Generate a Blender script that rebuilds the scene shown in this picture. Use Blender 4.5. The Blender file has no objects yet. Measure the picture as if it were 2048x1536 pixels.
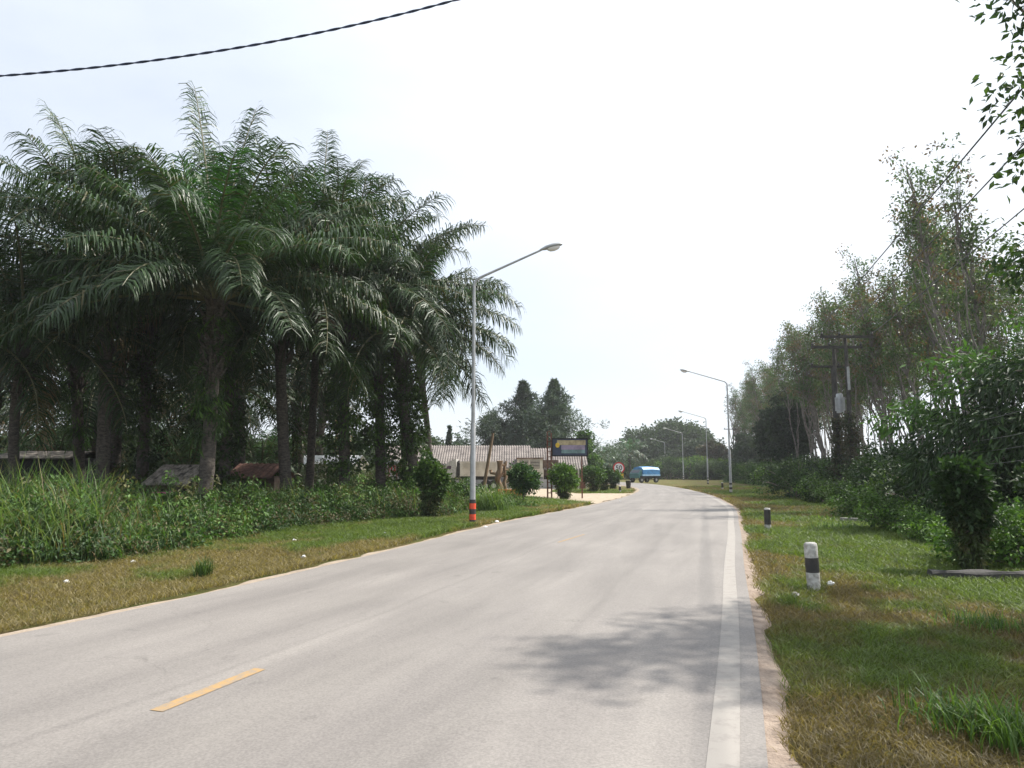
import bpy, math, random
import numpy as np
from mathutils import Vector

# ------------------------------------------------------------------ camera, sky, sun, exposure
FPX = 1420.0; CAMH = 1.7; HOR = 940.0
PITCH = math.atan((HOR - 768) / FPX)
SUN_AZ = math.radians(70); SUN_EL = math.radians(50)      # azimuth measured from +Y towards +X
SC = bpy.context.scene
COL = SC.collection
cam = bpy.data.cameras.new('camera'); cam.sensor_width = 36; cam.lens = 36 * FPX / 2048
cam.clip_start = 0.05; cam.clip_end = 6000
camo = bpy.data.objects.new('camera', cam); COL.objects.link(camo)
camo.location = (0, 0, CAMH); camo.rotation_euler = (math.pi / 2 + PITCH, 0, 0)
SC.camera = camo

W = bpy.data.worlds.new('World'); SC.world = W; W.use_nodes = True
nt = W.node_tree; nt.nodes.clear()
def N_(t, typ, **kw):
    n = t.nodes.new(typ)
    for k, v in kw.items(): setattr(n, k, v)
    return n
out = N_(nt, 'ShaderNodeOutputWorld'); bg = N_(nt, 'ShaderNodeBackground')
sky = N_(nt, 'ShaderNodeTexSky', sky_type='NISHITA', sun_disc=False)
sky.sun_elevation = SUN_EL; sky.sun_rotation = SUN_AZ
sky.air_density = 1.0; sky.dust_density = 1.3; sky.ozone_density = 1.2; sky.altitude = 0
tc = N_(nt, 'ShaderNodeTexCoord'); mp = N_(nt, 'ShaderNodeMapping'); mp.inputs['Scale'].default_value = (1.0, 1.6, 3.0)
cn = N_(nt, 'ShaderNodeTexNoise'); cn.inputs['Scale'].default_value = 1.6; cn.inputs['Detail'].default_value = 7; cn.inputs['Roughness'].default_value = .55
cr = N_(nt, 'ShaderNodeMapRange'); cr.inputs[1].default_value = .34; cr.inputs[2].default_value = .72
cr.inputs[3].default_value = .67; cr.inputs[4].default_value = .88
mx = N_(nt, 'ShaderNodeMix', data_type='RGBA')
mx.inputs[7].default_value = (7.8, 8.3, 9.05, 1)            # thin bright veil of cloud
nt.links.new(tc.outputs['Generated'], mp.inputs['Vector']); nt.links.new(mp.outputs[0], cn.inputs['Vector'])
nt.links.new(cn.outputs['Fac'], cr.inputs[0])
# the veil is densest round the sun (forward scattering in thin cloud)
dt = N_(nt, 'ShaderNodeVectorMath', operation='DOT_PRODUCT'); dt.inputs[1].default_value = (math.sin(SUN_AZ) * math.cos(SUN_EL), math.cos(SUN_AZ) * math.cos(SUN_EL), math.sin(SUN_EL))
nt.links.new(tc.outputs['Generated'], dt.inputs[0])
dr_ = N_(nt, 'ShaderNodeMapRange'); dr_.inputs[1].default_value = .35; dr_.inputs[2].default_value = .95; dr_.inputs[3].default_value = -.06; dr_.inputs[4].default_value = .5
nt.links.new(dt.outputs['Value'], dr_.inputs[0])
ad_ = N_(nt, 'ShaderNodeMath', operation='ADD', use_clamp=True); nt.links.new(cr.outputs[0], ad_.inputs[0]); nt.links.new(dr_.outputs[0], ad_.inputs[1]); nt.links.new(ad_.outputs[0], mx.inputs[0])
nt.links.new(sky.outputs[0], mx.inputs[6]); nt.links.new(mx.outputs[2], bg.inputs['Color'])
bg.inputs['Strength'].default_value = 0.10
nt.links.new(bg.outputs[0], out.inputs['Surface'])

sl = bpy.data.lights.new('sun', 'SUN'); sl.energy = 5.0; sl.angle = math.radians(1.0); sl.color = (1, .95, .87)
so = bpy.data.objects.new('sun', sl); COL.objects.link(so)
sdir = Vector((math.sin(SUN_AZ) * math.cos(SUN_EL), math.cos(SUN_AZ) * math.cos(SUN_EL), math.sin(SUN_EL)))
so.rotation_euler = sdir.to_track_quat('Z', 'Y').to_euler(); so.location = (30, 10, 60)
SC.view_settings.view_transform = 'Standard'; SC.view_settings.look = 'None'
SC.view_settings.exposure = 0.53; SC.view_settings.gamma = 1.0

# ------------------------------------------------------------------ helpers
cp, sp_ = math.cos(PITCH), math.sin(PITCH)
def ray(px, py):
    x = (px - 1024) / FPX; y = (768 - py) / FPX
    return np.array((x, cp - y * sp_, sp_ + y * cp))
def gp(px, py, z=0.0):
    r = ray(px, py); t = (z - CAMH) / r[2]
    return np.array((r[0] * t, r[1] * t, z))
def at(px, py, Y):
    r = ray(px, py); t = Y / r[1]
    return np.array((r[0] * t, Y, CAMH + r[2] * t))

def nrm(a):
    a = np.asarray(a, float); return a / np.maximum(np.linalg.norm(a, axis=-1, keepdims=True), 1e-9)

def vnoise(x, y, seed=0):
    x = np.asarray(x, float); y = np.asarray(y, float)
    xi = np.floor(x).astype(np.int64); yi = np.floor(y).astype(np.int64); fx = x - xi; fy = y - yi
    def h(a, b):
        n = (a * 374761393 + b * 668265263 + seed * 974634777) & 0x7fffffff
        n = ((n ^ (n >> 13)) * 1274126177) & 0x7fffffff
        return ((n ^ (n >> 16)) & 0xffff) / 65535.0
    fx = fx * fx * (3 - 2 * fx); fy = fy * fy * (3 - 2 * fy)
    return (h(xi, yi) * (1 - fx) + h(xi + 1, yi) * fx) * (1 - fy) + (h(xi, yi + 1) * (1 - fx) + h(xi + 1, yi + 1) * fx) * fy
def fbm(x, y, seed=0, o=4):
    s = 0; a = .5; t = 0
    for k in range(o):
        s = s + a * vnoise(x * 2 ** k, y * 2 ** k, seed + k * 17); t += a; a *= .5
    return s / t

class MB:
    """collects vertices, faces, tints and material slots; build() links ONE mesh object"""
    def __init__(s): s.v = []; s.f = []; s.c = []; s.mi = []; s.n = 0
    def add(s, v, f, col=None, mi=0):
        v = np.asarray(v, float).reshape(-1, 3); f = np.asarray(f, np.int64)
        s.v.append(v); s.f.append(f + s.n); s.mi.append(np.full(len(f), mi, np.int32))
        if col is None: col = (1, 1, 1)
        c = np.asarray(col, float)
        if c.ndim == 1: c = np.tile(c, (len(v), 1))
        s.c.append(c); s.n += len(v)
    def quads(s, Q, col, mi=0):                         # Q (m,4,3), col (m,3)
        m = len(Q)
        s.add(Q.reshape(-1, 3), np.arange(m * 4).reshape(m, 4), np.repeat(np.asarray(col, float), 4, axis=0) if np.ndim(col) == 2 else col, mi)
    def box(s, x0, x1, y0, y1, z0, z1, col=None, mi=0, bev=0):
        v = [(x, y, z) for z in (z0, z1) for y in (y0, y1) for x in (x0, x1)]
        s.add(v, [(0, 2, 3, 1), (4, 5, 7, 6), (0, 1, 5, 4), (2, 6, 7, 3), (0, 4, 6, 2), (1, 3, 7, 5)], col, mi)
    def tube(s, pts, rad, n=8, col=None, mi=0, cap=True):
        pts = np.asarray(pts, float); m = len(pts); rad = np.broadcast_to(np.asarray(rad, float), (m,))
        T = nrm(np.gradient(pts, axis=0)); ref = np.array((0, 0, 1.0)) if abs(T[0][2]) < .9 else np.array((1.0, 0, 0))
        A = nrm(np.cross(T, ref)); B = nrm(np.cross(T, A))
        a = np.arange(n) * 2 * math.pi / n
        V = pts[:, None] + rad[:, None, None] * (np.cos(a)[None, :, None] * A[:, None] + np.sin(a)[None, :, None] * B[:, None])
        i = np.arange(m - 1)[:, None] * n; j = np.arange(n)[None]; k = (j + 1) % n
        F = np.stack([i + j, i + k, i + n + k, i + n + j], -1).reshape(-1, 4)
        s.add(V.reshape(-1, 3), F, col, mi)
        if cap and n >= 3:
            for e in (0, m - 1):
                c = V[e]; ctr = pts[e][None]
                vv = np.vstack([c, ctr]); ff = [(q, (q + 1) % n, n, n) for q in range(n)]
                s.v.append(vv); s.f.append(np.array(ff) + s.n); s.mi.append(np.full(n, mi, np.int32))
                cc = np.asarray((1, 1, 1) if col is None else col, float); s.c.append(np.tile(cc[:3] if cc.ndim == 1 else cc[0], (n + 1, 1))); s.n += n + 1
    def build(s, name, mats, parent=None, smooth=False, link=True):
        if not isinstance(mats, (list, tuple)): mats = [mats]
        V = np.vstack(s.v).astype(np.float32); F = np.vstack(s.f).astype(np.int32); C = np.vstack(s.c)
        tri = F[:, 2] == F[:, 3]
        me = bpy.data.meshes.new(name); me.vertices.add(len(V)); me.vertices.foreach_set('co', V.ravel())
        tot = np.where(tri, 3, 4).astype(np.int32); start = np.concatenate([[0], np.cumsum(tot)[:-1]]).astype(np.int32)
        keep = np.ones(F.shape, bool); keep[tri, 3] = False
        L = F[keep]
        me.loops.add(len(L)); me.loops.foreach_set('vertex_index', L)
        me.polygons.add(len(F)); me.polygons.foreach_set('loop_start', start); me.polygons.foreach_set('loop_total', tot)
        me.polygons.foreach_set('material_index', np.concatenate(s.mi))
        me.polygons.foreach_set('use_smooth', np.full(len(F), smooth))
        at_ = me.attributes.new('tint', 'FLOAT_COLOR', 'POINT')
        at_.data.foreach_set('color', np.hstack([C, np.ones((len(C), 1))]).astype(np.float32).ravel())
        for m in mats: me.materials.append(m)
        me.update(calc_edges=True)
        o = bpy.data.objects.new(name, me)
        if link: COL.objects.link(o)
        if parent is not None: o.parent = parent
        return o

def tag(o, label=None, cat=None, group=None, kind=None):
    if label: o['label'] = label
    if cat: o['category'] = cat
    if group: o['group'] = group
    if kind: o['kind'] = kind
    return o
def thing(name, label, cat, loc=(0, 0, 0), rz=0.0, group=None, sc=1.0):
    o = bpy.data.objects.new(name, None); COL.objects.link(o); o.empty_display_size = .2
    o.location = tuple(float(a) for a in loc); o.rotation_euler = (0, 0, rz); o.scale = (sc, sc, sc)
    return tag(o, label, cat, group)
def dup(root, loc, rz=0.0, label=None, group=None, sc=(1, 1, 1), tilt=(0, 0)):
    r = root.copy(); COL.objects.link(r); r.location = tuple(float(a) for a in loc); r.rotation_euler = (tilt[0], tilt[1], rz)
    r.scale = sc if isinstance(sc, tuple) else (sc, sc, sc)
    if label: r['label'] = label
    if group: r['group'] = group
    for ch in list(root.children):
        c = ch.copy(); COL.objects.link(c); c.parent = r
        for g in list(ch.children):
            d = g.copy(); COL.objects.link(d); d.parent = c
    return r

# ------------------------------------------------------------------ materials
def mat(name):
    m = bpy.data.materials.new(name); m.use_nodes = True
    t = m.node_tree; t.nodes.clear()
    o = N_(t, 'ShaderNodeOutputMaterial'); b = N_(t, 'ShaderNodeBsdfPrincipled'); t.links.new(b.outputs[0], o.inputs[0])
    return m, t, b, o
def solid(name, col, rough=.6, metal=0.0, var=.12, scale=6.0, bump=0.0, bscale=30.0, dirt=None, stretch=(1, 1, 1)):
    m, t, b, o = mat(name); L = t.links.new
    c = N_(t, 'ShaderNodeTexCoord'); mpp = N_(t, 'ShaderNodeMapping'); mpp.inputs['Scale'].default_value = stretch
    L(c.outputs['Object'], mpp.inputs['Vector'])
    n = N_(t, 'ShaderNodeTexNoise'); n.inputs['Scale'].default_value = scale; n.inputs['Detail'].default_value = 6; n.inputs['Roughness'].default_value = .65
    L(mpp.outputs[0], n.inputs['Vector'])
    r = N_(t, 'ShaderNodeValToRGB')
    lo = tuple(max(0, x * (1 - var * 2)) for x in (dirt or col)) if dirt is None else dirt
    hi = tuple(min(1, x * (1 + var)) for x in col)
    r.color_ramp.elements[0].position = .34; r.color_ramp.elements[1].position = .62
    r.color_ramp.elements[0].color = (*lo, 1); r.color_ramp.elements[1].color = (*hi, 1)
    L(n.outputs['Fac'], r.inputs[0]); L(r.outputs[0], b.inputs['Base Color'])
    b.inputs['Roughness'].default_value = rough; b.inputs['Metallic'].default_value = metal
    if bump:
        n2 = N_(t, 'ShaderNodeTexNoise'); n2.inputs['Scale'].default_value = bscale; n2.inputs['Detail'].default_value = 5
        L(mpp.outputs[0], n2.inputs['Vector'])
        bp = N_(t, 'ShaderNodeBump'); bp.inputs['Strength'].default_value = bump; bp.inputs['Distance'].default_value = .02
        L(n2.outputs['Fac'], bp.inputs['Height']); L(bp.outputs[0], b.inputs['Normal'])
    return m
def foliage(name, rough=.45, trans=.35, spec=.5, tcol=(1.25, 1.35, .55), objvar=.25):
    """leaf: colour from the leaf's own tint, varied a little from plant to plant; some light passes through"""
    m, t, b, o = mat(name); L = t.links.new
    a = N_(t, 'ShaderNodeAttribute', attribute_name='tint'); oi = N_(t, 'ShaderNodeObjectInfo')
    mr = N_(t, 'ShaderNodeMapRange'); mr.inputs[3].default_value = 1 - objvar; mr.inputs[4].default_value = 1 + objvar
    L(oi.outputs['Random'], mr.inputs[0])
    v = N_(t, 'ShaderNodeVectorMath', operation='SCALE'); L(a.outputs['Color'], v.inputs[0]); L(mr.outputs[0], v.inputs['Scale'])
    L(v.outputs[0], b.inputs['Base Color']); b.inputs['Roughness'].default_value = rough
    b.inputs['Specular IOR Level'].default_value = spec
    tr = N_(t, 'ShaderNodeBsdfTranslucent'); v2 = N_(t, 'ShaderNodeVectorMath', operation='MULTIPLY'); v2.inputs[1].default_value = tcol
    L(v.outputs[0], v2.inputs[0]); L(v2.outputs[0], tr.inputs['Color'])
    ms = N_(t, 'ShaderNodeMixShader'); ms.inputs[0].default_value = trans
    L(b.outputs[0], ms.inputs[1]); L(tr.outputs[0], ms.inputs[2]); L(ms.outputs[0], o.inputs[0])
    return m

M = {}
M['leaf'] = foliage('broad_leaf', .58, .24, .35)
M['palm'] = foliage('palm_leaflet', .46, .20, .42, (1.3, 1.5, .5), .15)
M['grass'] = foliage('grass_blade', .5, .45, .4, (1.3, 1.3, .6), .0)
M['rubber'] = foliage('rubber_leaf', .5, .4, .4, (1.2, 1.1, .6), .2)
M['needle'] = foliage('needle_leaf', .6, .2, .3)
M['bark'] = solid('grey_bark', (.20, .17, .14), .9, var=.25, scale=9, bump=.6, bscale=25, stretch=(1, 1, .35))
M['rubberbark'] = solid('pale_rubber_bark', (.17, .15, .135), .9, var=.25, scale=3, bump=.4, bscale=20)
M['palmbark'] = solid('ringed_palm_bark', (.085, .072, .060), .95, var=.3, scale=8, bump=.9, bscale=14, stretch=(1, 1, 2.2))
M['galv'] = solid('galvanised_steel', (.36, .37, .375), .55, .35, var=.10, scale=4)
M['white'] = solid('weathered_white_paint', (.54, .53, .50), .7, var=.04, scale=13, bump=.3, dirt=(.27, .25, .22))
M['white2'] = solid('white_plastic', (.8, .8, .8), .5, var=.04)
M['black'] = solid('black_paint', (.02, .02, .022), .5, var=.2, dirt=(.05, .045, .04))
M['orange'] = solid('orange_red_paint', (.75, .08, .03), .45, var=.12)
M['conc'] = solid('old_concrete', (.30, .29, .27), .9, var=.15, scale=5, bump=.5, dirt=(.15, .14, .12))
M['darkconc'] = solid('weathered_dark_concrete', (.055, .052, .048), .9, var=.25, scale=5, bump=.4)
M['wood'] = solid('weathered_wood', (.22, .15, .09), .85, var=.25, scale=7, bump=.4, stretch=(1, 1, .2))
M['rust'] = solid('rusty_steel', (.20, .09, .06), .8, .2, var=.3, scale=10)
M['roof'] = solid('pink_brown_tile_sheet', (.235, .205, .185), .85, var=.12, scale=1.2, dirt=(.14, .12, .11))
M['cream'] = solid('cream_render', (.58, .54, .46), .85, var=.08, scale=1.5, dirt=(.46, .42, .35))
M['greywall'] = solid('grey_block_wall', (.33, .33, .34), .9, var=.12, scale=2)
M['brownwall'] = solid('dark_brown_board', (.13, .085, .065), .8, var=.25, scale=3)
M['dark'] = solid('dark_interior', (.02, .02, .022), .9, var=.2)
M['glass'] = solid('dark_window_glass', (.05, .06, .08), .12, var=.1)
M['pglass'] = solid('tinted_cab_glass', (.10, .06, .09), .12, var=.1)
M['tyre'] = solid('tyre_rubber', (.02, .02, .02), .8)
M['blue'] = solid('blue_tarpaulin', (.06, .24, .52), .5, var=.15, scale=2, bump=.3, bscale=4)
M['blue2'] = solid('pale_blue_paint', (.35, .55, .75), .5)
M['red'] = solid('red_paint', (.60, .025, .03), .45, var=.1)
M['signwhite'] = solid('sign_white', (.78, .76, .76), .5, var=.03)
M['yellow'] = solid('yellow_paint', (.75, .48, .03), .5, var=.1)
M['line'] = solid('worn_white_road_paint', (.335, .31, .282), .8, var=.05, scale=7, dirt=(.285, .26, .238), bump=.2, bscale=80)
M['yline'] = solid('worn_yellow_road_paint', (.50, .31, .14), .8, var=.08, scale=26, dirt=(.32, .265, .20), bump=.2, bscale=80)
M['thatch'] = solid('grey_thatch', (.40, .35, .30), .95, var=.1, scale=7, bump=.9, bscale=20, dirt=(.04, .035, .03), stretch=(1, .4, .4))
M['redtile'] = solid('rusty_sheet', (.17, .085, .065), .85, var=.3, scale=5)
M['cable'] = solid('cable_sheath', (.016, .028, .075), .5)
M['wire'] = solid('thin_wire', (.07, .07, .075), .6, .2)
M['wire2'] = solid('pale_thin_cable', (.14, .14, .14), .6)
M['pink'] = solid('pink_cloth', (.75, .12, .38), .8, var=.15)
M['green'] = solid('dull_teal_paint', (.05, .16, .16), .5)
M['boardblue'] = solid('navy_board', (.03, .045, .09), .5, var=.2, scale=2)
M['boardteal'] = solid('faded_teal_print', (.16, .26, .27), .5, var=.3, scale=2)
M['boardmauve'] = solid('faded_mauve_print', (.30, .24, .34), .5, var=.2, scale=2)
M['boardtan'] = solid('faded_yellow_print', (.42, .34, .20), .5, var=.25, scale=3)

# ------------------------------------------------------------------ road geometry
LST = np.array([(-13.8, -17.7), (-7.2, 2.4), (-4.6, 9.0), (-2.9, 14.3), (-.3, 23.4), (4.3, 36.2), (8.6, 51.), (11.6, 66), (12.3, 82), (9.5, 97), (0, 107), (-25, 113), (-60, 116)])
RST = np.array([(-6.2, -20.), (.1, 0), (2.42, 7.3), (4.06, 12.7), (6.9, 21.9), (10.5, 34.5), (14.2, 53.6), (16.5, 75), (16.6, 92.8), (13, 108), (1, 119), (-25, 125), (-60, 128)])
def catmull(P, k=14):
    P = np.vstack([2 * P[0] - P[1], P, 2 * P[-1] - P[-2]]); o = []
    for i in range(1, len(P) - 2):
        for t in np.linspace(0, 1, k, endpoint=False):
            a, b, c, d = P[i - 1], P[i], P[i + 1], P[i + 2]
            o.append(.5 * (2 * b + (c - a) * t + (2 * a - 5 * b + 4 * c - d) * t * t + (3 * b - a - 3 * c + d) * t ** 3))
    o.append(P[-2]); return np.array(o)
LE = catmull(LST); RE = catmull(RST)
RN = nrm(np.stack([np.gradient(RE[:, 1]), -np.gradient(RE[:, 0])], 1))     # points to the right, away from the road
LN = -nrm(np.stack([np.gradient(LE[:, 1]), -np.gradient(LE[:, 0])], 1))
def rx(Y): return np.interp(Y, RE[:120, 1], RE[:120, 0])
def lx(Y): return np.interp(Y, LE[:120, 1], LE[:120, 0])

def ribbon(name, A, B, z, m, nx=1, kind='structure', zs=None):
    """sheet between two edge lines, with UV (across, along) in metres"""
    n = len(A); mb = MB(); t = np.linspace(0, 1, nx + 1)
    P = A[:, None] * (1 - t)[None, :, None] + B[:, None] * t[None, :, None]
    V = np.concatenate([P, np.tile(np.asarray(zs if zs else [z] * (nx + 1), float)[None, :, None], (n, 1, 1))], 2).reshape(-1, 3)
    i = np.arange(n - 1)[:, None] * (nx + 1); j = np.arange(nx)[None]
    F = np.stack([i + j, i + j + 1, i + nx + 2 + j, i + nx + 1 + j], -1).reshape(-1, 4)
    mb.add(V, F); o = mb.build(name, m)
    uv = o.data.uv_layers.new(name='uv')
    s = np.concatenate([[0], np.cumsum(np.linalg.norm(np.diff((A + B) / 2, axis=0), axis=1))])
    w = np.linalg.norm(B - A, axis=1).mean()
    U = np.stack([np.tile(t * w, (n, 1)), np.tile(s[:, None], (1, nx + 1))], -1).reshape(-1, 2)
    li = np.zeros(len(o.data.loops), np.int32); o.data.loops.foreach_get('vertex_index', li)
    uv.data.foreach_set('uv', U[li].astype(np.float32).ravel())
    if kind: o['kind'] = kind
    return o

def road_mat():
    m, t, b, o = mat('bleached_asphalt'); L = t.links.new
    uv = N_(t, 'ShaderNodeUVMap', uv_map='uv'); c = N_(t, 'ShaderNodeTexCoord')
    mp1 = N_(t, 'ShaderNodeMapping'); mp1.inputs['Scale'].default_value = (.9, .16, 1); L(uv.outputs[0], mp1.inputs[0])
    n1 = N_(t, 'ShaderNodeTexNoise'); n1.inputs['Scale'].default_value = 1.6; n1.inputs['Detail'].default_value = 6; n1.inputs['Roughness'].default_value = .6; n1.inputs['Distortion'].default_value = .4
    L(mp1.outputs[0], n1.inputs['Vector'])
    r1 = N_(t, 'ShaderNodeValToRGB'); e = r1.color_ramp.elements
    e[0].position = .30; e[0].color = (.205, .188, .175, 1); e[1].position = .68; e[1].color = (.262, .241, .221, 1)
    L(n1.outputs['Fac'], r1.inputs[0])
    n2 = N_(t, 'ShaderNodeTexNoise'); n2.inputs['Scale'].default_value = 55; n2.inputs['Detail'].default_value = 4; L(c.outputs['Object'], n2.inputs['Vector'])
    mr = N_(t, 'ShaderNodeMapRange'); mr.inputs[1].default_value = .3; mr.inputs[2].default_value = .7; mr.inputs[3].default_value = .82; mr.inputs[4].default_value = 1.14
    L(n2.outputs['Fac'], mr.inputs[0])
    n3 = N_(t, 'ShaderNodeTexNoise'); n3.inputs['Scale'].default_value = .35; n3.inputs['Detail'].default_value = 5; L(c.outputs['Object'], n3.inputs['Vector'])
    mr3 = N_(t, 'ShaderNodeMapRange'); mr3.inputs[1].default_value = .3; mr3.inputs[2].default_value = .7; mr3.inputs[3].default_value = .90; mr3.inputs[4].default_value = 1.08
    L(n3.outputs['Fac'], mr3.inputs[0])
    mu = N_(t, 'ShaderNodeMath', operation='MULTIPLY'); L(mr.outputs[0], mu.inputs[0]); L(mr3.outputs[0], mu.inputs[1])
    # wheel tracks and seams along the lanes, a few thin cracks, oil spots
    sx = N_(t, 'ShaderNodeSeparateXYZ'); L(uv.outputs[0], sx.inputs[0])
    nw = N_(t, 'ShaderNodeTexNoise'); nw.inputs['Scale'].default_value = .25; L(c.outputs['Object'], nw.inputs['Vector'])
    ax_ = N_(t, 'ShaderNodeMath', operation='MULTIPLY_ADD'); ax_.inputs[1].default_value = .5; L(nw.outputs['Fac'], ax_.inputs[0]); L(sx.outputs[0], ax_.inputs[2])
    nx_ = N_(t, 'ShaderNodeMapRange'); nx_.inputs[1].default_value = 0; nx_.inputs[2].default_value = 8.6; L(ax_.outputs[0], nx_.inputs[0])
    tr_ = N_(t, 'ShaderNodeValToRGB'); E = tr_.color_ramp.elements; E[0].position = 0; E[0].color = (.98,) * 3 + (1,); E[1].position = 1; E[1].color = (1,) * 3 + (1,)
    for p_, q_ in ((.10, 1.0), (.19, .90), (.27, 1.0), (.39, .91), (.455, 1.02), (.463, .90), (.471, 1.02), (.60, .90), (.70, 1.02), (.80, .89), (.815, .86), (.83, .97), (.90, 1.0)):
        e_ = E.new(p_); e_.color = (q_, q_, q_, 1)
    L(nx_.outputs[0], tr_.inputs[0])
    vo = N_(t, 'ShaderNodeTexVoronoi', feature='DISTANCE_TO_EDGE'); vo.inputs['Scale'].default_value = .55
    ds = N_(t, 'ShaderNodeTexNoise'); ds.inputs['Scale'].default_value = 2.2; ds.inputs['Detail'].default_value = 5; L(c.outputs['Object'], ds.inputs['Vector'])
    va = N_(t, 'ShaderNodeVectorMath', operation='ADD'); L(c.outputs['Object'], va.inputs[0]); L(ds.outputs['Color'], va.inputs[1]); L(va.outputs[0], vo.inputs['Vector'])
    ck = N_(t, 'ShaderNodeMapRange'); ck.inputs[1].default_value = .002; ck.inputs[2].default_value = .012; ck.inputs[3].default_value = .84; ck.inputs[4].default_value = 1.0; L(vo.outputs['Distance'], ck.inputs[0])
    mk = N_(t, 'ShaderNodeMapRange'); mk.inputs[1].default_value = .52; mk.inputs[2].default_value = .60; L(n3.outputs['Fac'], mk.inputs[0])
    cm = N_(t, 'ShaderNodeMix', data_type='FLOAT'); cm.inputs[2].default_value = 1.0; L(mk.outputs[0], cm.inputs[0]); L(ck.outputs[0], cm.inputs[3])
    sp = N_(t, 'ShaderNodeTexNoise'); sp.inputs['Scale'].default_value = 2.6; sp.inputs['Detail'].default_value = 3; L(c.outputs['Object'], sp.inputs['Vector'])
    so_ = N_(t, 'ShaderNodeMapRange'); so_.inputs[1].default_value = .66; so_.inputs[2].default_value = .74; so_.inputs[3].default_value = 1.0; so_.inputs[4].default_value = .84; L(sp.outputs['Fac'], so_.inputs[0])
    m1 = N_(t, 'ShaderNodeMath', operation='MULTIPLY'); L(mu.outputs[0], m1.inputs[0]); L(cm.outputs[0], m1.inputs[1])
    m2 = N_(t, 'ShaderNodeMath', operation='MULTIPLY'); L(m1.outputs[0], m2.inputs[0]); L(tr_.outputs[0], m2.inputs[1])
    m3 = N_(t, 'ShaderNodeMath', operation='MULTIPLY'); L(m2.outputs[0], m3.inputs[0]); L(so_.outputs[0], m3.inputs[1])
    v = N_(t, 'ShaderNodeVectorMath', operation='SCALE'); L(r1.outputs[0], v.inputs[0]); L(m3.outputs[0], v.inputs['Scale'])
    L(v.outputs[0], b.inputs['Base Color']); b.inputs['Roughness'].default_value = .72; b.inputs['Specular IOR Level'].default_value = .35
    bp = N_(t, 'ShaderNodeBump'); bp.inputs['Strength'].default_value = .35; bp.inputs['Distance'].default_value = .006
    L(n2.outputs['Fac'], bp.inputs['Height']); L(bp.outputs[0], b.inputs['Normal'])
    return m
def soil_mat(name, a, b_, s=3.0):
    m, t, b, o = mat(name); L = t.links.new; c = N_(t, 'ShaderNodeTexCoord')
    n = N_(t, 'ShaderNodeTexNoise'); n.inputs['Scale'].default_value = s; n.inputs['Detail'].default_value = 8; n.inputs['Roughness'].default_value = .7
    L(c.outputs['Object'], n.inputs['Vector'])
    r = N_(t, 'ShaderNodeValToRGB'); r.color_ramp.elements[0].position = .35; r.color_ramp.elements[1].position = .65
    r.color_ramp.elements[0].color = (*a, 1); r.color_ramp.elements[1].color = (*b_, 1); L(n.outputs['Fac'], r.inputs[0])
    L(r.outputs[0], b.inputs['Base Color']); b.inputs['Roughness'].default_value = .95
    n2 = N_(t, 'ShaderNodeTexNoise'); n2.inputs['Scale'].default_value = 40; n2.inputs['Detail'].default_value = 6; L(c.outputs['Object'], n2.inputs['Vector'])
    bp = N_(t, 'ShaderNodeBump'); bp.inputs['Strength'].default_value = .7; bp.inputs['Distance'].default_value = .03
    L(n2.outputs['Fac'], bp.inputs['Height']); L(bp.outputs[0], b.inputs['Normal'])
    return m
def worn(name, paint, under, amount, scale):
    m, t, b, o = mat(name); L = t.links.new; c = N_(t, 'ShaderNodeTexCoord'); n = N_(t, 'ShaderNodeTexNoise')
    n.inputs['Scale'].default_value = scale; n.inputs['Detail'].default_value = 9; n.inputs['Roughness'].default_value = .75; L(c.outputs['Object'], n.inputs['Vector'])
    r = N_(t, 'ShaderNodeValToRGB'); r.color_ramp.elements[0].position = amount; r.color_ramp.elements[1].position = amount + .16
    r.color_ramp.elements[0].color = (*under, 1); r.color_ramp.elements[1].color = (*paint, 1); L(n.outputs['Fac'], r.inputs[0]); L(r.outputs[0], b.inputs['Base Color'])
    b.inputs['Roughness'].default_value = .8; bp = N_(t, 'ShaderNodeBump'); bp.inputs['Strength'].default_value = .3; bp.inputs['Distance'].default_value = .004; L(n.outputs['Fac'], bp.inputs['Height']); L(bp.outputs[0], b.inputs['Normal']); return m
M['line'] = worn('worn_white_road_paint', (.305, .282, .255), (.24, .218, .20), .34, 6)
M['yline'] = worn('worn_yellow_road_paint', (.38, .24, .10), (.26, .215, .165), .40, 11)
M['road'] = road_mat()
M['shoulder'] = soil_mat('sandy_gravel', (.20, .150, .115), (.36, .285, .225), 5)
M['sand'] = soil_mat('pale_road_sand', (.27, .21, .155), (.42, .34, .26), 4)
M['yard'] = soil_mat('pale_dirt', (.33, .265, .19), (.48, .40, .30), 2)

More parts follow.
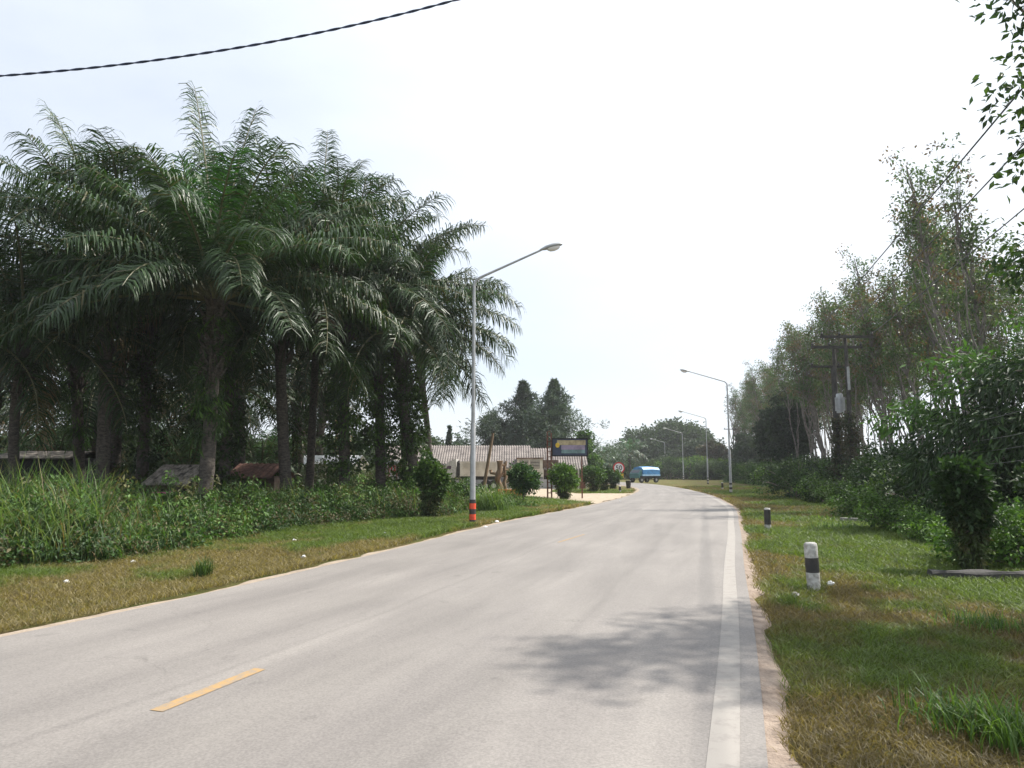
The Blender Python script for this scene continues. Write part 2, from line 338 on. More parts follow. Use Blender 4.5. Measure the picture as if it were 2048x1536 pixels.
def ground_mat():
    m, t, b, o = mat('thin_turf_and_soil'); L = t.links.new; c = N_(t, 'ShaderNodeTexCoord')
    n = N_(t, 'ShaderNodeTexNoise'); n.inputs['Scale'].default_value = .55; n.inputs['Detail'].default_value = 9; n.inputs['Roughness'].default_value = .68; L(c.outputs['Object'], n.inputs['Vector'])
    r = N_(t, 'ShaderNodeValToRGB'); e = r.color_ramp.elements
    e[0].position = .32; e[0].color = (.10, .068, .035, 1); e[1].position = .66; e[1].color = (.065, .105, .022, 1)
    x = e.new(.48); x.color = (.135, .115, .045, 1)
    L(n.outputs['Fac'], r.inputs[0])
    n2 = N_(t, 'ShaderNodeTexNoise'); n2.inputs['Scale'].default_value = 28; n2.inputs['Detail'].default_value = 6; n2.inputs['Roughness'].default_value = .8; L(c.outputs['Object'], n2.inputs['Vector'])
    mr = N_(t, 'ShaderNodeMapRange'); mr.inputs[1].default_value = .3; mr.inputs[2].default_value = .7; mr.inputs[3].default_value = .55; mr.inputs[4].default_value = 1.45; L(n2.outputs['Fac'], mr.inputs[0])
    v = N_(t, 'ShaderNodeVectorMath', operation='SCALE'); L(r.outputs[0], v.inputs[0]); L(mr.outputs[0], v.inputs['Scale']); L(v.outputs[0], b.inputs['Base Color'])
    b.inputs['Roughness'].default_value = 1; b.inputs['Specular IOR Level'].default_value = .1
    bp = N_(t, 'ShaderNodeBump'); bp.inputs['Strength'].default_value = .9; bp.inputs['Distance'].default_value = .05
    L(n2.outputs['Fac'], bp.inputs['Height']); L(bp.outputs[0], b.inputs['Normal'])
    return m
M['ground'] = ground_mat()

def tz(x, y): return -0.05 + .035 * (fbm(np.asarray(x) * .7, np.asarray(y) * .7, 5, 3) - .5) * 2
def grid_axis(fine0, fine1, step, far):
    a = np.arange(fine0, fine1 + 1e-6, step); k = np.geomspace(step, far, 24)
    return np.concatenate([(fine0 - k)[::-1], a, fine1 + k])
gx = grid_axis(-24, 30, .4, 2500.); gy = grid_axis(-4, 60, .4, 2500.)
X, Y = np.meshgrid(gx, gy); Z = tz(X, Y); Z = np.where((abs(X) > 200) | (abs(Y) > 250), -.06, Z)
mb = MB(); nxg = len(gx); i = np.arange(len(gy) - 1)[:, None] * nxg; j = np.arange(nxg - 1)[None]
mb.add(np.stack([X, Y, Z], -1).reshape(-1, 3), np.stack([i + j, i + j + 1, i + nxg + 1 + j, i + nxg + j], -1).reshape(-1, 4))
g = mb.build('ground', M['ground'], smooth=True); g['kind'] = 'structure'

ribbon('road', LE, RE, .012, M['road'], 8)
def dens(P, n):                                        # resample a polyline evenly
    s = np.concatenate([[0], np.cumsum(np.linalg.norm(np.diff(P, axis=0), axis=1))]); u = np.linspace(0, s[-1], n)
    return np.stack([np.interp(u, s, P[:, k]) for k in (0, 1)], 1), u
for nm, E, NN, w0, w1, sd in (('gravel_shoulder', RE, RN, .07, .24, 3), ('gravel_shoulder', LE, LN, .20, .22, 9)):
    P, u = dens(E, 900); Q, _ = dens(NN, 900); Q = np.stack([np.interp(u, dens(E, len(E))[1], NN[:, k]) for k in (0, 1)], 1)
    s = np.concatenate([[0], np.cumsum(np.linalg.norm(np.diff(E, axis=0), axis=1))]); Q = nrm(np.stack([np.interp(u, s, NN[:, k]) for k in (0, 1)], 1))
    wv = w0 + w1 * fbm(u * 1.3, u * 0 + sd, sd, 5) ** 1.5 * 2
    ribbon(nm, P - Q * .10, P + Q * wv[:, None], .004, M['shoulder'] if sd == 3 else M['sand'], 3, zs=[.004, .004, -.008, -.09])
o = ribbon('road_edge_line', RE - RN * .34, RE - RN * .155, .016, M['line'], 1)
# centre dashes
CE = (LE + RE) / 2; P, u = dens(CE, 1600)
def dash_between(pa, pb, w=.12):
    a, b = gp(*pa)[:2], gp(*pb)[:2]; d = nrm(b - a); nn = np.array((d[1], -d[0])) * w / 2
    mb_.add([(*(a - nn), .016), (*(a + nn), .016), (*(b + nn), .016), (*(b - nn), .016)], [(0, 1, 2, 3)])
mb_ = MB(); dash_between((312, 1426), (520, 1341), .115); dash_between((1116, 1086), (1168, 1070), .06)
mb_.build('centre_line_marking', M['yline'])['kind'] = 'structure'
# dirt drive and yard
drv = np.array([(4.2, 36.6), (9.0, 52.5), (5.2, 52.6), (3.0, 56), (4, 64), (-2, 72), (-16, 72), (-18, 58), (-6, 53), (0, 48.5), (2.2, 42.5)])
mb = MB(); D = []
for k in range(len(drv)):
    a, b = drv[k], drv[(k + 1) % len(drv)]
    for t in np.linspace(0, 1, 10, endpoint=False): D.append(a * (1 - t) + b * t)
D = np.array(D); D += (np.stack([fbm(D[:, 0] * 1.3, D[:, 1] * 1.3, 3), fbm(D[:, 0] * 1.3, D[:, 1] * 1.3, 8)], 1) - .5) * 1.2
me = bpy.data.meshes.new('dirt_path'); me.from_pydata([(x, y, .0) for x, y in D], [], [list(range(len(D)))]); me.materials.append(M['yard'])
o = bpy.data.objects.new('dirt_path', me); COL.objects.link(o); o['kind'] = 'structure'

# ------------------------------------------------------------------ plant builders
def leaf_quads(P, D, Nn, L, Wd, fold=.18):
    D = nrm(D); S = nrm(np.cross(D, Nn)); U = np.cross(S, D); L = np.asarray(L)[:, None]; Wd = np.asarray(Wd)[:, None]
    m = P + D * L * .45
    return np.stack([P, m + S * Wd * .5 + U * Wd * fold, P + D * L, m - S * Wd * .5 + U * Wd * fold], 1)
def leaf_clumps(mb, rng, C, R, nper, L, Wd, cols, down=.35, outw=.5, origin=None, mi=0, flat=.0):
    """leaves scattered in little clumps round the centres C; cols = list of leaf colours, one picked per clump"""
    C = np.asarray(C, float); n = len(C); R = np.broadcast_to(np.asarray(R, float), (n,))
    P = np.repeat(C, nper, 0); r = np.repeat(R, nper)
    off = rng.normal(0, .5, (len(P), 3)); off[:, 2] *= .75
    P = P + off * r[:, None]
    org = C.mean(0) if origin is None else np.asarray(origin)
    D = nrm(rng.normal(0, 1, P.shape)) + outw * nrm(P - org) + np.array((0, 0, -down)) + .5 * nrm(off)
    Nn = nrm(rng.normal(0, .7, P.shape) + np.array((0, 0, 1 + flat)))
    k = rng.uniform(.65, 1.25, len(P))
    cols = np.asarray(cols, float); cc = cols[rng.integers(0, len(cols), n)]; cc = np.repeat(cc, nper, 0) * rng.uniform(.65, 1.4, (len(P), 1))
    mb.quads(leaf_quads(P, D, Nn, L * k, Wd * k), cc, mi)
def lobe_points(rng, lobes, n, inner=.45):
    """points in the outer part of a union of ellipsoids (cx,cy,cz,rx,ry,rz)"""
    lobes = np.asarray(lobes, float); w = (lobes[:, 3] * lobes[:, 4] * lobes[:, 5]) ** .67; k = rng.choice(len(lobes), n, p=w / w.sum())
    d = nrm(rng.normal(0, 1, (n, 3))); r = rng.uniform(inner ** 3, 1, n) ** (1 / 3)
    return lobes[k, :3] + d * lobes[k, 3:] * r[:, None]
def limb(p0, p1, rng, sag=.0, n=6, wob=.06):
    p0 = np.asarray(p0, float); p1 = np.asarray(p1, float); t = np.linspace(0, 1, n)[:, None]; L = np.linalg.norm(p1 - p0)
    P = p0 + (p1 - p0) * t; P += rng.normal(0, wob * L / n, P.shape) * np.sin(t * math.pi)
    P[:, 2] += (sag * L * np.sin(t * math.pi))[:, 0]; return P

GREEN = [(.036, .078, .017), (.050, .102, .020), (.028, .062, .016), (.070, .128, .025)]
DKGREEN = [(.018, .040, .013), (.024, .050, .015), (.032, .062, .017), (.020, .044, .018)]
BRGREEN = [(.085, .17, .028), (.11, .205, .032), (.065, .135, .026)]
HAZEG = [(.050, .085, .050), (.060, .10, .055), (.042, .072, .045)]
RUBC = [(.040, .080, .026), (.050, .082, .032), (.036, .075, .022), (.085, .062, .036), (.060, .072, .032), (.034, .072, .020), (.085, .060, .032), (.055, .092, .03), (.040, .080, .022), (.048, .088, .028), (.04, .078, .024)]

def broad_tree(name, label, cat, loc, h, lobes, nclump, nper, L, Wd, cols, seed, trunk_r=.18, R=.45, group=None, m='leaf', nlimb=14, down=.35, bark='bark', inner=.45, fork=.35, trunk_off=(0, 0)):
    rng = np.random.default_rng(seed); t = thing(name, label, cat, loc, 0, group)
    C = lobe_points(rng, lobes, nclump, inner)
    org = np.average(np.asarray(lobes)[:, :3], axis=0)
    mb = MB(); top = org + np.array((0, 0, .2)); bx_, by_ = trunk_off
    P = limb((bx_, by_, -.15), (top[0], top[1], h * .75), rng, 0, 9, .25); mb.tube(P, np.linspace(trunk_r, trunk_r * .3, 9), 8)
    for k in rng.choice(len(C), min(nlimb, len(C)), replace=False):
        i = int(np.clip(fork * 8 + rng.uniform(0, 4.5), 1, 7)); mb.tube(limb(P[i], C[k], rng, .08, 6, .3), np.linspace(trunk_r * .45, trunk_r * .06, 6), 5, cap=False)
    mb.build('trunk', M[bark], t, True)
    mb = MB(); leaf_clumps(mb, rng, C, R, nper, L, Wd, cols, down, .5, org); mb.build('crown', M[m], t)
    return t

# ---- oil palms
def frond(mb, rng, o, az, el, L, droop, nl=46, ll=1.0, col=(.023, .048, .013), wd=.055, twist=0.0):
    ns = 15; t = np.linspace(0, 1, ns); e = el - droop * t ** 1.35
    seg = L / (ns - 1); h = np.cumsum(np.cos(e)) * seg; z = np.cumsum(np.sin(e)) * seg
    a = az + twist * t
    P = np.stack([o[0] + h * np.cos(a), o[1] + h * np.sin(a), o[2] + z], 1); P = np.vstack([o, P])[:ns + 1]
    T = nrm(np.gradient(P, axis=0)); m = len(P); tt = np.linspace(0, 1, m)
    mb.tube(P, .055 * (1 - tt) ** .8 + .008, 4, np.array((.16, .15, .08)) * rng.uniform(.7, 1.2), 0, False)
    u = np.linspace(.16, .985, nl); u = np.repeat(u, 2) + rng.normal(0, .004, nl * 2); side = np.tile([1, -1], nl)
    pos = np.stack([np.interp(u, tt, P[:, k]) for k in range(3)], 1); tan = nrm(np.stack([np.interp(u, tt, T[:, k]) for k in range(3)], 1))
    ax = a[0]; S = np.array((-math.sin(ax), math.cos(ax), 0)); S = np.tile(S, (len(u), 1)); Up = np.cross(tan, S); Up *= np.sign(Up[:, 2:3] + 1e-6)
    s = (u - .16) / .825; ln = ll * (.40 + .65 * np.sin(np.clip(s * .82 + .10, 0, 1) * math.pi) ** .6) * rng.uniform(.72, 1.18, len(u))
    fw = .20 + .45 * s; pl = rng.choice([.38, .0, -.3], len(u)) + rng.normal(0, .13, len(u)); fw = fw + rng.normal(0, .08, len(u))
    D = nrm(S * side[:, None] + tan * fw[:, None] + Up * pl[:, None])
    Nn = nrm(np.cross(D, tan)); q = np.array((0, 0, -1.0)); g = rng.uniform(.6, 1.3, len(u))[:, None]
    w = wd * (.7 + .3 * np.sin(s * math.pi)); W1 = nrm(np.cross(D, Nn + rng.normal(0, .35, Nn.shape))) * (w / 2)[:, None]
    l = ln[:, None]; p1 = pos + D * l * .45; D2 = nrm(D + q * g); p2 = p1 + D2 * l * .33; D3 = nrm(D2 + q * g * 1.1); p3 = p2 + D3 * l * .25
    c = np.array(col) * rng.uniform(.7, 1.5, (len(u), 1)); c[rng.random(len(u)) < .05] = (.085, .080, .035); keep_ = rng.random(len(u)) > .05; ln = np.where(keep_, ln, ln * .35); l = ln[:, None]
    mb.quads(np.stack([pos - W1 * .5, pos + W1 * .5, p1 + W1, p1 - W1], 1), c)
    mb.quads(np.stack([p1 - W1, p1 + W1, p2 + W1 * .8, p2 - W1 * .8], 1), c)
    mb.quads(np.stack([p2 - W1 * .8, p2 + W1 * .8, p3 + W1 * .12, p3 - W1 * .12], 1), c)

def palm(label, base, top, seed, nf=38, L=6.2, nl=46, extra=(), vine=0, group=None, trunk_r=.30, ferns=True, name='oil_palm', col=(.023, .048, .013), lmin=-.22, wd=.055):
    """base and top are world points; the crown springs from top"""
    rng = np.random.default_rng(seed); t = thing(name, label, 'palm tree', base, 0, group)
    tp = np.asarray(top) - np.asarray(base); H = tp[2]
    mb = MB(); n = 26; s = np.linspace(0, 1, n)[:, None]; P = tp * s + np.array((0, 0, 0)); P[:, :2] += np.sin(s * math.pi) * rng.normal(0, .12, (1, 2))
    P[0, 2] -= .2; r = trunk_r * (1.12 - .25 * s[:, 0]) * rng.uniform(.95, 1.07, n); r[-7:] *= np.linspace(1.05, 1.5, 7); mb.tube(P, r, 12)
    for k in range(70):                                 # old leaf bases under the crown
        f = rng.uniform(.62, 1.0); a = rng.uniform(0, 6.28); c = tp * f; rr = trunk_r * 1.0
        d = np.array((math.cos(a), math.sin(a), 0)); mb.tube([c + d * rr * .6, c + d * (rr + .08) + (0, 0, .12), c + d * (rr + rng.uniform(.12, .30)) + (0, 0, rng.uniform(.25, .5))], [.08, .06, .025], 4, (.7, .7, .7))
    mb.build('trunk', M['palmbark'], t, True)
    mb = MB(); ga = rng.uniform(0, 6.28)
    for k in range(nf):
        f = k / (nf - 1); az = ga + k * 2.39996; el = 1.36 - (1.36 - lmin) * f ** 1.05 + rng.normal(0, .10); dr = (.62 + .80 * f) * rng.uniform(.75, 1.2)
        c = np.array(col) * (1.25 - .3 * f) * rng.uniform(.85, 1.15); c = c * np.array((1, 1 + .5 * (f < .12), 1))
        if f > .95 and rng.random() < .3: c = np.array((.16, .11, .06))
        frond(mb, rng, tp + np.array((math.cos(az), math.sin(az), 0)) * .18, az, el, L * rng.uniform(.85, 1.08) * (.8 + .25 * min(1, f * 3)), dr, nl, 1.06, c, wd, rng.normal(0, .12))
    for (az, el, LL, dr, cc) in extra: frond(mb, rng, tp + np.array((0, 0, .2)), math.radians(az), math.radians(el), LL, math.radians(dr), int(nl * 1.35), 1.0, cc or col, wd)
    mb.build('crown', M['palm'], t)
    if ferns:
        mb = MB(); C = []
        for k in range(60):
            f = rng.uniform(.35, .95); a = rng.uniform(0, 6.28); C.append(tp * f + np.array((math.cos(a), math.sin(a), 0)) * (trunk_r + .12))
        leaf_clumps(mb, rng, C, .30, 22, .34, .05, [(.05, .10, .02), (.07, .14, .02), (.035, .07, .02)], 1.0, .3); mb.build('ferns', M['leaf'], t)
    if vine:
        mb = MB(); C = []; k = int(90 * vine)
        for _ in range(k):
            f = rng.uniform(0, .8) ** 1.1; a = rng.uniform(0, 6.28); C.append(tp * f + np.array((math.cos(a), math.sin(a), 0)) * (trunk_r + .22 + .15 * rng.random()))
        leaf_clumps(mb, rng, C, .32, 36, .17, .12, [(.03, .055, .018), (.04, .075, .02), (.055, .10, .02)], .5, .4); mb.build('vine', M['leaf'], t)
    return t

# crown centre pixel, distance, trunk foot pixel x, seed, vine, label
def pz(px, Yd):                                      # world x on the ground seen at pixel column px
    return at(px, 985, Yd)[0]
PG = 'oil palms behind the roadside weeds'
HERO = [(178, 84, 8.6, 112, None), (160, 83, 7.2, 8, (.030, .066, .020)), (70, 84, 7.0, 14, (.030, .062, .022)), (172, 80, 8.0, 100, None), (150, 78, 7.6, 84, None), (188, 62, 7.6, 75, None), (40, 60, 6.6, 60, None), (200, 45, 7.2, 62, None),
        (-12, 34, 6.8, 60, None), (5, 12, 6.4, 55, None), (186, 10, 6.6, 45, None), (200, -2, 6.4, 40, None), (-60, 20, 5.5, 70, None), (-120, 5, 5.6, 60, None), (20, 50, 7.2, 40, None)]
PALMS = [
 # crown px, crown py, Y, trunk px, seed, nf, vine, extra, label
 (430, 600, 23.0, 408, 11, 40, 0, HERO, 'big front oil palm with bare ringed grey trunk and two upright fronds'),
 (470, 560, 29.0, 445, 12, 34, 1, (), 'oil palm with light green creeper on its trunk just right of the bare ringed trunk'),
 (215, 540, 26.5, 207, 13, 36, 0, ((172, 74, 6.9, 22, (.028, .062, .018)), (110, 78, 6.4, 30, None), (200, 50, 6.4, 70, None)), 'oil palm with smooth dark trunk standing left of the low thatched shack'),
 (300, 560, 29.5, 283, 14, 34, .6, (), 'oil palm whose thick trunk rises behind the thatched shack'),
 (50, 670, 26.0, 38, 15, 36, 0, (), 'oil palm with thin dark trunk at the far left beside the shed roof'),
 (150, 650, 32.0, 165, 16, 32, 0, (), 'oil palm half hidden behind the far left trunks'),
 (-125, 670, 25.0, -120, 17, 34, 0, (), 'oil palm at the left margin showing only its fronds'),
 (560, 560, 29.0, 577, 18, 36, 0, ((30, 78, 7.2, 72, None), (60, 62, 6.2, 55, None)), 'oil palm with straight dark trunk left of the thinnest trunk in the grove'),
 (640, 545, 31.5, 618, 19, 34, 0, ((95, 88, 6.6, 10, (.030, .066, .024)), (60, 78, 6.4, 26, None)), 'oil palm with the thinnest straight trunk near the middle of the grove'),
 (690, 600, 29.5, 690, 20, 34, 1, (), 'oil palm with dark creeper wrapped trunk over the leafy grey thicket'),
 (750, 615, 31.5, 762, 21, 36, .9, ((25, 62, 6.8, 52, None),), 'oil palm with creeper clad trunk left of the kiosk'),
 (796, 675, 31.5, 847, 22, 38, 1.2, ((10, 35, 5.6, 70, None), (-10, 15, 5.2, 55, None), (55, 76, 6.2, 50, None)), 'last oil palm by the road with thick creeper clad trunk and drooping fronds'),
 (792, 670, 40.0, 815, 23, 36, .4, (), 'oil palm behind the last roadside palm with fronds reaching past the lamp post'),
 (838, 725, 50.0, 862, 24, 34, 0, (), 'smaller farther oil palm showing behind the lamp post'),
]
for (cx, cy, Yd, tx, sd, nf, vn, ex, lab) in PALMS:
    top = at(cx, cy, Yd); base = np.array((pz(tx, Yd), Yd, -.05)); tr = .165 if sd in (19, 15) else .215
    palm(lab, base, top, sd, int(nf * (.85 if sd == 11 else .74)), {11: 5.5, 22: 5.3, 23: 5.2, 24: 4.6}.get(sd, 5.9), 112 if sd == 11 else 92, ex, vn, PG, tr, wd=.050, lmin=.02 if sd == 11 else -.15, ferns=sd in (11, 12, 14, 20, 21, 22, 16))
# rows deeper in the plantation (shared meshes)
BG = 'oil palms deeper in the plantation'
bk = [palm('oil palm deeper in the plantation among its rows', (-400 + 30 * k, -300, -.05), (-400 + 30 * k + .4, -300.2, 6.4 + .8 * k), 40 + k, 30, 5.9, 40, (), .3 * k, BG, .3, False, wd=.085) for k in range(3)]
rr = np.random.default_rng(4); first = [True] * 3; kk = 0
for (Yd, xs) in ((37, (-33, -27, -20, -14.5)), (45, (-42, -34, -26, -18.5, -11.5)), (54, (-50, -41, -32, -23, -15)), (64, (-60, -49, -38, -28, -19)), (76, (-66, -54, -43, -33))):
    for x in xs:
        v = kk % 3; kk += 1; loc = (x + rr.normal(0, .8), Yd + rr.normal(0, .8), -.05)
        if first[v]: first[v] = False; bk[v].location = loc; bk[v].rotation_euler[2] = rr.uniform(0, 6)
        else: dup(bk[v], loc, rr.uniform(0, 6), sc=float(rr.uniform(.85, 1.1)))
# low young palms under the big ones
yp = palm('young oil palm with fronds near the ground seen between the dark trunks', (pz(375, 40), 40, -.05), (pz(375, 40), 40, 1.6), 61, 22, 4.0, 30, (), 0, 'young palms under the grove', .3, False, col=(.07, .11, .05), wd=.07, name='young_palm', lmin=.1)
for (px, Yd, s, lab) in ((520, 44, 1.0, 'young oil palm right of the creeper clad trunk with pale arching fronds'), (340, 47, .9, 'young oil palm farther back between the two trunks by the shack'), (110, 46, 1.1, 'young oil palm showing over the far left shed')):
    dup(yp, (pz(px, Yd), Yd, -.05), px, lab, sc=s)

# ---- roadside bushes grown over with creeper (bulky head, narrow foot)
def road_bush(label, px, py, h, w, seed, cols=GREEN, Lf=.13, Wf=.09, foot=.55, loc=None, hd=.55, grp='bushy trees planted along the verge', dense=1.0):
    rng = np.random.default_rng(seed); b = gp(px, py) if loc is None else np.array(loc); b[2] = -.05
    t = thing('verge_tree', label, 'small tree', b, 0, grp)
    lob = [(0, 0, h * .72, w * .5, w * .45, h * .27), (w * .1, 0, h * .6, w * .42, w * .4, h * .25), (-w * .15, .05, h * .8, w * .33, w * .33, h * .2)]
    mb = MB(); P = limb((0, 0, -.1), (0, 0, h * .8), rng, 0, 7, .2); mb.tube(P, np.linspace(.06, .025, 7), 7)
    C = lobe_points(rng, lob, int(85 * dense), .3)
    for k in range(14): mb.tube(limb(P[int(rng.integers(2, 5))], C[k], rng, .05, 5), np.linspace(.022, .006, 5), 4, cap=False)
    mb.build('trunk', M['bark'], t, True)
    mb = MB(); leaf_clumps(mb, rng, C, .17 * w, 44, Lf, Wf, cols, .3, .7, (0, 0, h * .6)); mb.build('crown', M['leaf'], t)
    if foot:
        mb = MB(); n = int(60 * dense); f = rng.uniform(0, 1, n); a = rng.uniform(0, 6.28, n); r = w * foot * .36 * (.35 + .65 * f)
        C2 = np.stack([np.cos(a) * r, np.sin(a) * r, f * h * .6 + .05], 1)
        leaf_clumps(mb, rng, C2, .13 * w, 30, Lf * .8, Wf * .6, [(.05, .07, .025), (.06, .09, .025), (.04, .06, .02), (.09, .09, .035)], .8, .3); mb.build('creeper', M['leaf'], t)
    return t
road_bush('creeper wrapped verge tree with dark green head left of the first lamp post', 862, 1037, 2.15, .92, 1, GREEN, .13, .10, 1.1, dense=1.5)
road_bush('round headed small tree on thin bare stems just right of the first lamp post', 1047, 1011, 1.95, 1.35, 2, [(.035, .085, .03), (.05, .10, .03)], .15, .11, .0, dense=1.1)
road_bush('yellow green drooping bush tree beside the ladder like rusty frame', 1128, 998, 1.95, 1.45, 3, BRGREEN, .24, .08, .7, dense=1.1)
road_bush('larger dark verge tree of the three before the speed limit sign', 1186, 984, 2.0, 1.7, 4, GREEN, .16, .1, .9)
road_bush('middle dark verge tree of the three before the speed limit sign', 1208, 982, 1.9, 1.3, 5, DKGREEN, .16, .1, .8)
road_bush('smallest verge tree just left of the speed limit sign', 1226, 976, 1.7, 1.4, 6, GREEN, .18, .12, .6)
road_bush('dark creeper hung verge tree beside the concrete slab on the right grass', 1945, 1142, 1.95, .72, 7, [(.026, .058, .017), (.036, .075, .02)], .13, .075, .9, dense=1.6)

# ---- rubber plantation on the right
def rubber(seed, h):
    rng = np.random.default_rng(seed); t = thing('rubber_tree', 'tall thin rubber tree in the plantation rows', 'tree', (300 + seed * 10, -300, 0), 0, 'rubber trees in rows beyond the right verge')
    mb = MB(); lean = np.array((-.10 - .04 * rng.random(), .02, 0)) * h
    P = limb((0, 0, -.2), lean * .9 + np.array((0, 0, h * .92)), rng, 0, 14, .10); mb.tube(P, np.linspace(.10, .028, 14), 7)
    for q in range(2):
        i0 = int(rng.integers(1, 4)); a = rng.uniform(0, 6.28); e_ = P[11] + np.array((math.cos(a), math.sin(a), 0)) * rng.uniform(1.0, 1.9); mb.tube(limb(P[i0], e_, rng, -.02, 10, .12), np.linspace(.065, .018, 10), 5, cap=False)
    C = []; nb = 22
    for k in range(nb):
        f = rng.uniform(.50, .93); i = f * 13; p0 = P[int(i)]; a = rng.uniform(0, 6.28); up = rng.uniform(1.6, 4.4) * (1.1 - .4 * f); ou = rng.uniform(.5, 1.7) * (1.25 - .6 * f)
        p1 = p0 + np.array((math.cos(a) * ou, math.sin(a) * ou, up)); B = limb(p0, p1, rng, -.05, 6, .3); mb.tube(B, np.linspace(.045, .010, 6), 4, cap=False)
        for q in range(4):
            tw = B[int(rng.integers(2, 6))] + rng.normal(0, .45, 3) + (0, 0, .15); mb.tube([B[int(rng.integers(2, 5))], tw], [.012, .005], 3, cap=False); C.append(tw)
        C.append(p1)
    mb.build('trunk', M['rubberbark'], t, True)
    mb = MB(); leaf_clumps(mb, rng, C, .46, 26, .22, .10, np.array(RUBC) * 1.45, .5, .3); mb.build('crown', M['rubber'], t)
    return t
rv = [rubber(200 + k, 15.2 + 1.2 * (k % 4)) for k in range(7)]
rng = np.random.default_rng(77); used = set(); kk = 0
edge = np.array([(17.5, 22), (20.5, 30), (24.0, 39), (29.5, 65), (37.5, 100), (46, 135), (52, 160)])
fr = []
for row in range(3):
    Yq = 31.5 + row * 2.0
    while Yq < 150:
        x = np.interp(Yq, edge[:, 1], edge[:, 0]) + row * 4.2 + rng.normal(0, .5)
        v = int(rng.integers(0, 7)); s = float(rng.uniform(.88, 1.10)) * (1.0 if row else .95) * (.80 if Yq < 37 else .90 if Yq < 44 else 1.10 if Yq < 80 else 1.05); loc = (x, Yq + rng.normal(0, .5), -.1)
        if Yq > 95 and row > 2: Yq += 8; continue
        rz = rng.normal(0, .5)
        if v not in used:
            used.add(v); ob_ = rv[v]; ob_.location = loc; ob_.rotation_euler[2] = rz
        else: ob_ = dup(rv[v], loc, rz, sc=s)
        if row == 0: fr.append((ob_, loc))
        Yq += (2.9 if Yq < 70 else 4.6) + rng.uniform(-.4, .6)

def landmark_labels(items, marks):
    left = list(items)
    for px, text in marks:
        j = min(range(len(left)), key=lambda k: abs(1024 + FPX * left[k][1][0] / left[k][1][1] - px)); left.pop(j)[0]['label'] = text
landmark_labels(fr, ((1690, 'tall rubber tree directly behind the taller near power pole'), (1640, 'rubber tree rising just left of the transformer pole'), (1745, 'slender rubber tree above the lying board with bare lower stems'),
    (1800, 'tall rubber tree between the power poles and the dark drooping tree'), (1890, 'rubber tree rising behind the top of the dark drooping tree'), (1960, 'tallest looking rubber tree just below the overhanging corner leaves'),
    (2030, 'rubber tree cut by the right margin behind the drooping tree'), (1600, 'rubber tree right of the tall dark evergreen'), (1545, 'far rubber tree above the bushy dark evergreen'), (1505, 'farthest visible rubber tree at the left end of the front row')))

# ---- the tree that overhangs from the right margin and throws its shade on the road
broad_tree('overhanging_tree', 'big spreading tree whose leafy bough hangs into the top right corner', 'tree', (11.6, 9.2, -.1), 8.5,
    [(x - 11.6, y - 9.2, z, a, b, c) for (x, y, z, a, b, c) in ((7.9, 9.2, 8.5, .95, .9, .6), (7.5, 7.75, 7.5, .8, .7, .5), (8.9, 9.5, 7.6, 1.2, 1.0, .9), (8.8, 10.6, 7.6, 1.0, 1.0, 1.4), (9.0, 11.4, 5.4, .6, .8, .6),
      (10.5, 8, 7.5, 2.0, 1.7, 1.3), (12.5, 8.5, 8.0, 2.4, 2.2, 1.5), (10, 5.5, 5.8, 1.3, 1.1, .8), (8.6, 6.2, 5.6, 1.0, .8, .6), (7.2, 5.8, 6.8, .7, .6, .5), (12, 5.5, 6.5, 1.8, 1.3, 1.0))],
    360, 46, .16, .078, [(.028, .062, .018), (.06, .11, .03), (.035, .07, .03)], 91, .26, .42, nlimb=46, down=.5)
# ---- large dense bamboo like mass on the right
broad_tree('drooping_tree', 'huge dark drooping leafed tree filling the right margin above the grass', 'tree', (15.3, 18.5, -.1), 6.5,
    [(.4, 0, 3.0, 3.3, 3.0, 2.6), (2.8, .5, 4.2, 2.8, 2.8, 2.2), (-2.2, .8, 1.8, 2.0, 2.0, 1.7), (3.5, -2.5, 2.3, 3.2, 2.2, 2.3), (1.4, 0, 4.6, 1.8, 1.8, 1.4)],
    1250, 50, .30, .065, [(.015, .034, .011), (.020, .044, .014), (.028, .058, .016), (.017, .038, .014)], 92, .25, .5, nlimb=26, down=1.1, inner=.7)
bright = broad_tree('leafy_bush', 'light green leafy crown draped over the top of the dark right hand tree', 'bush', (13.6, 20.4, -.1), 5.5,
    [(.2, .3, 4.6, 1.8, 1.1, .6), (2.4, -.1, 6.0, 1.9, 1.1, .6), (-1.6, .3, 3.3, 1.2, 1.0, .6)], 80, 34, .26, .085, [(.04, .09, .02), (.055, .12, .024)], 93, .1, .45, down=.6)

# ---- thicket of bushes along the right
def bush_proto(seed, w, h, cols, L=.16, Wd=.10, nc=110):
    rng = np.random.default_rng(seed); t = thing('thicket_bush', 'leafy green bush in the thicket below the rubber trees', 'bush', (500 + seed, -300, 0), 0, 'bushes in the thicket on the right')
    lob = [(rng.normal(0, w * .28), rng.normal(0, w * .2), h * rng.uniform(.35, .62), w * rng.uniform(.3, .45), w * rng.uniform(.3, .4), h * rng.uniform(.3, .42)) for _ in range(5)] + [(0, 0, h * .25, w * .55, w * .5, h * .3)]
    C = lobe_points(rng, lob, nc, .6); mb = MB()
    for k in range(12): mb.tube(limb((rng.normal(0, .2), rng.normal(0, .2), -.1), C[k], rng, .1, 6), np.linspace(.04, .008, 6), 4, cap=False)
    mb.build('stems', M['bark'], t, True)
    mb = MB(); leaf_clumps(mb, rng, C, .36, 46, L, Wd, cols, .45, .6, (0, 0, h * .3)); mb.build('foliage', M['leaf'], t); return t
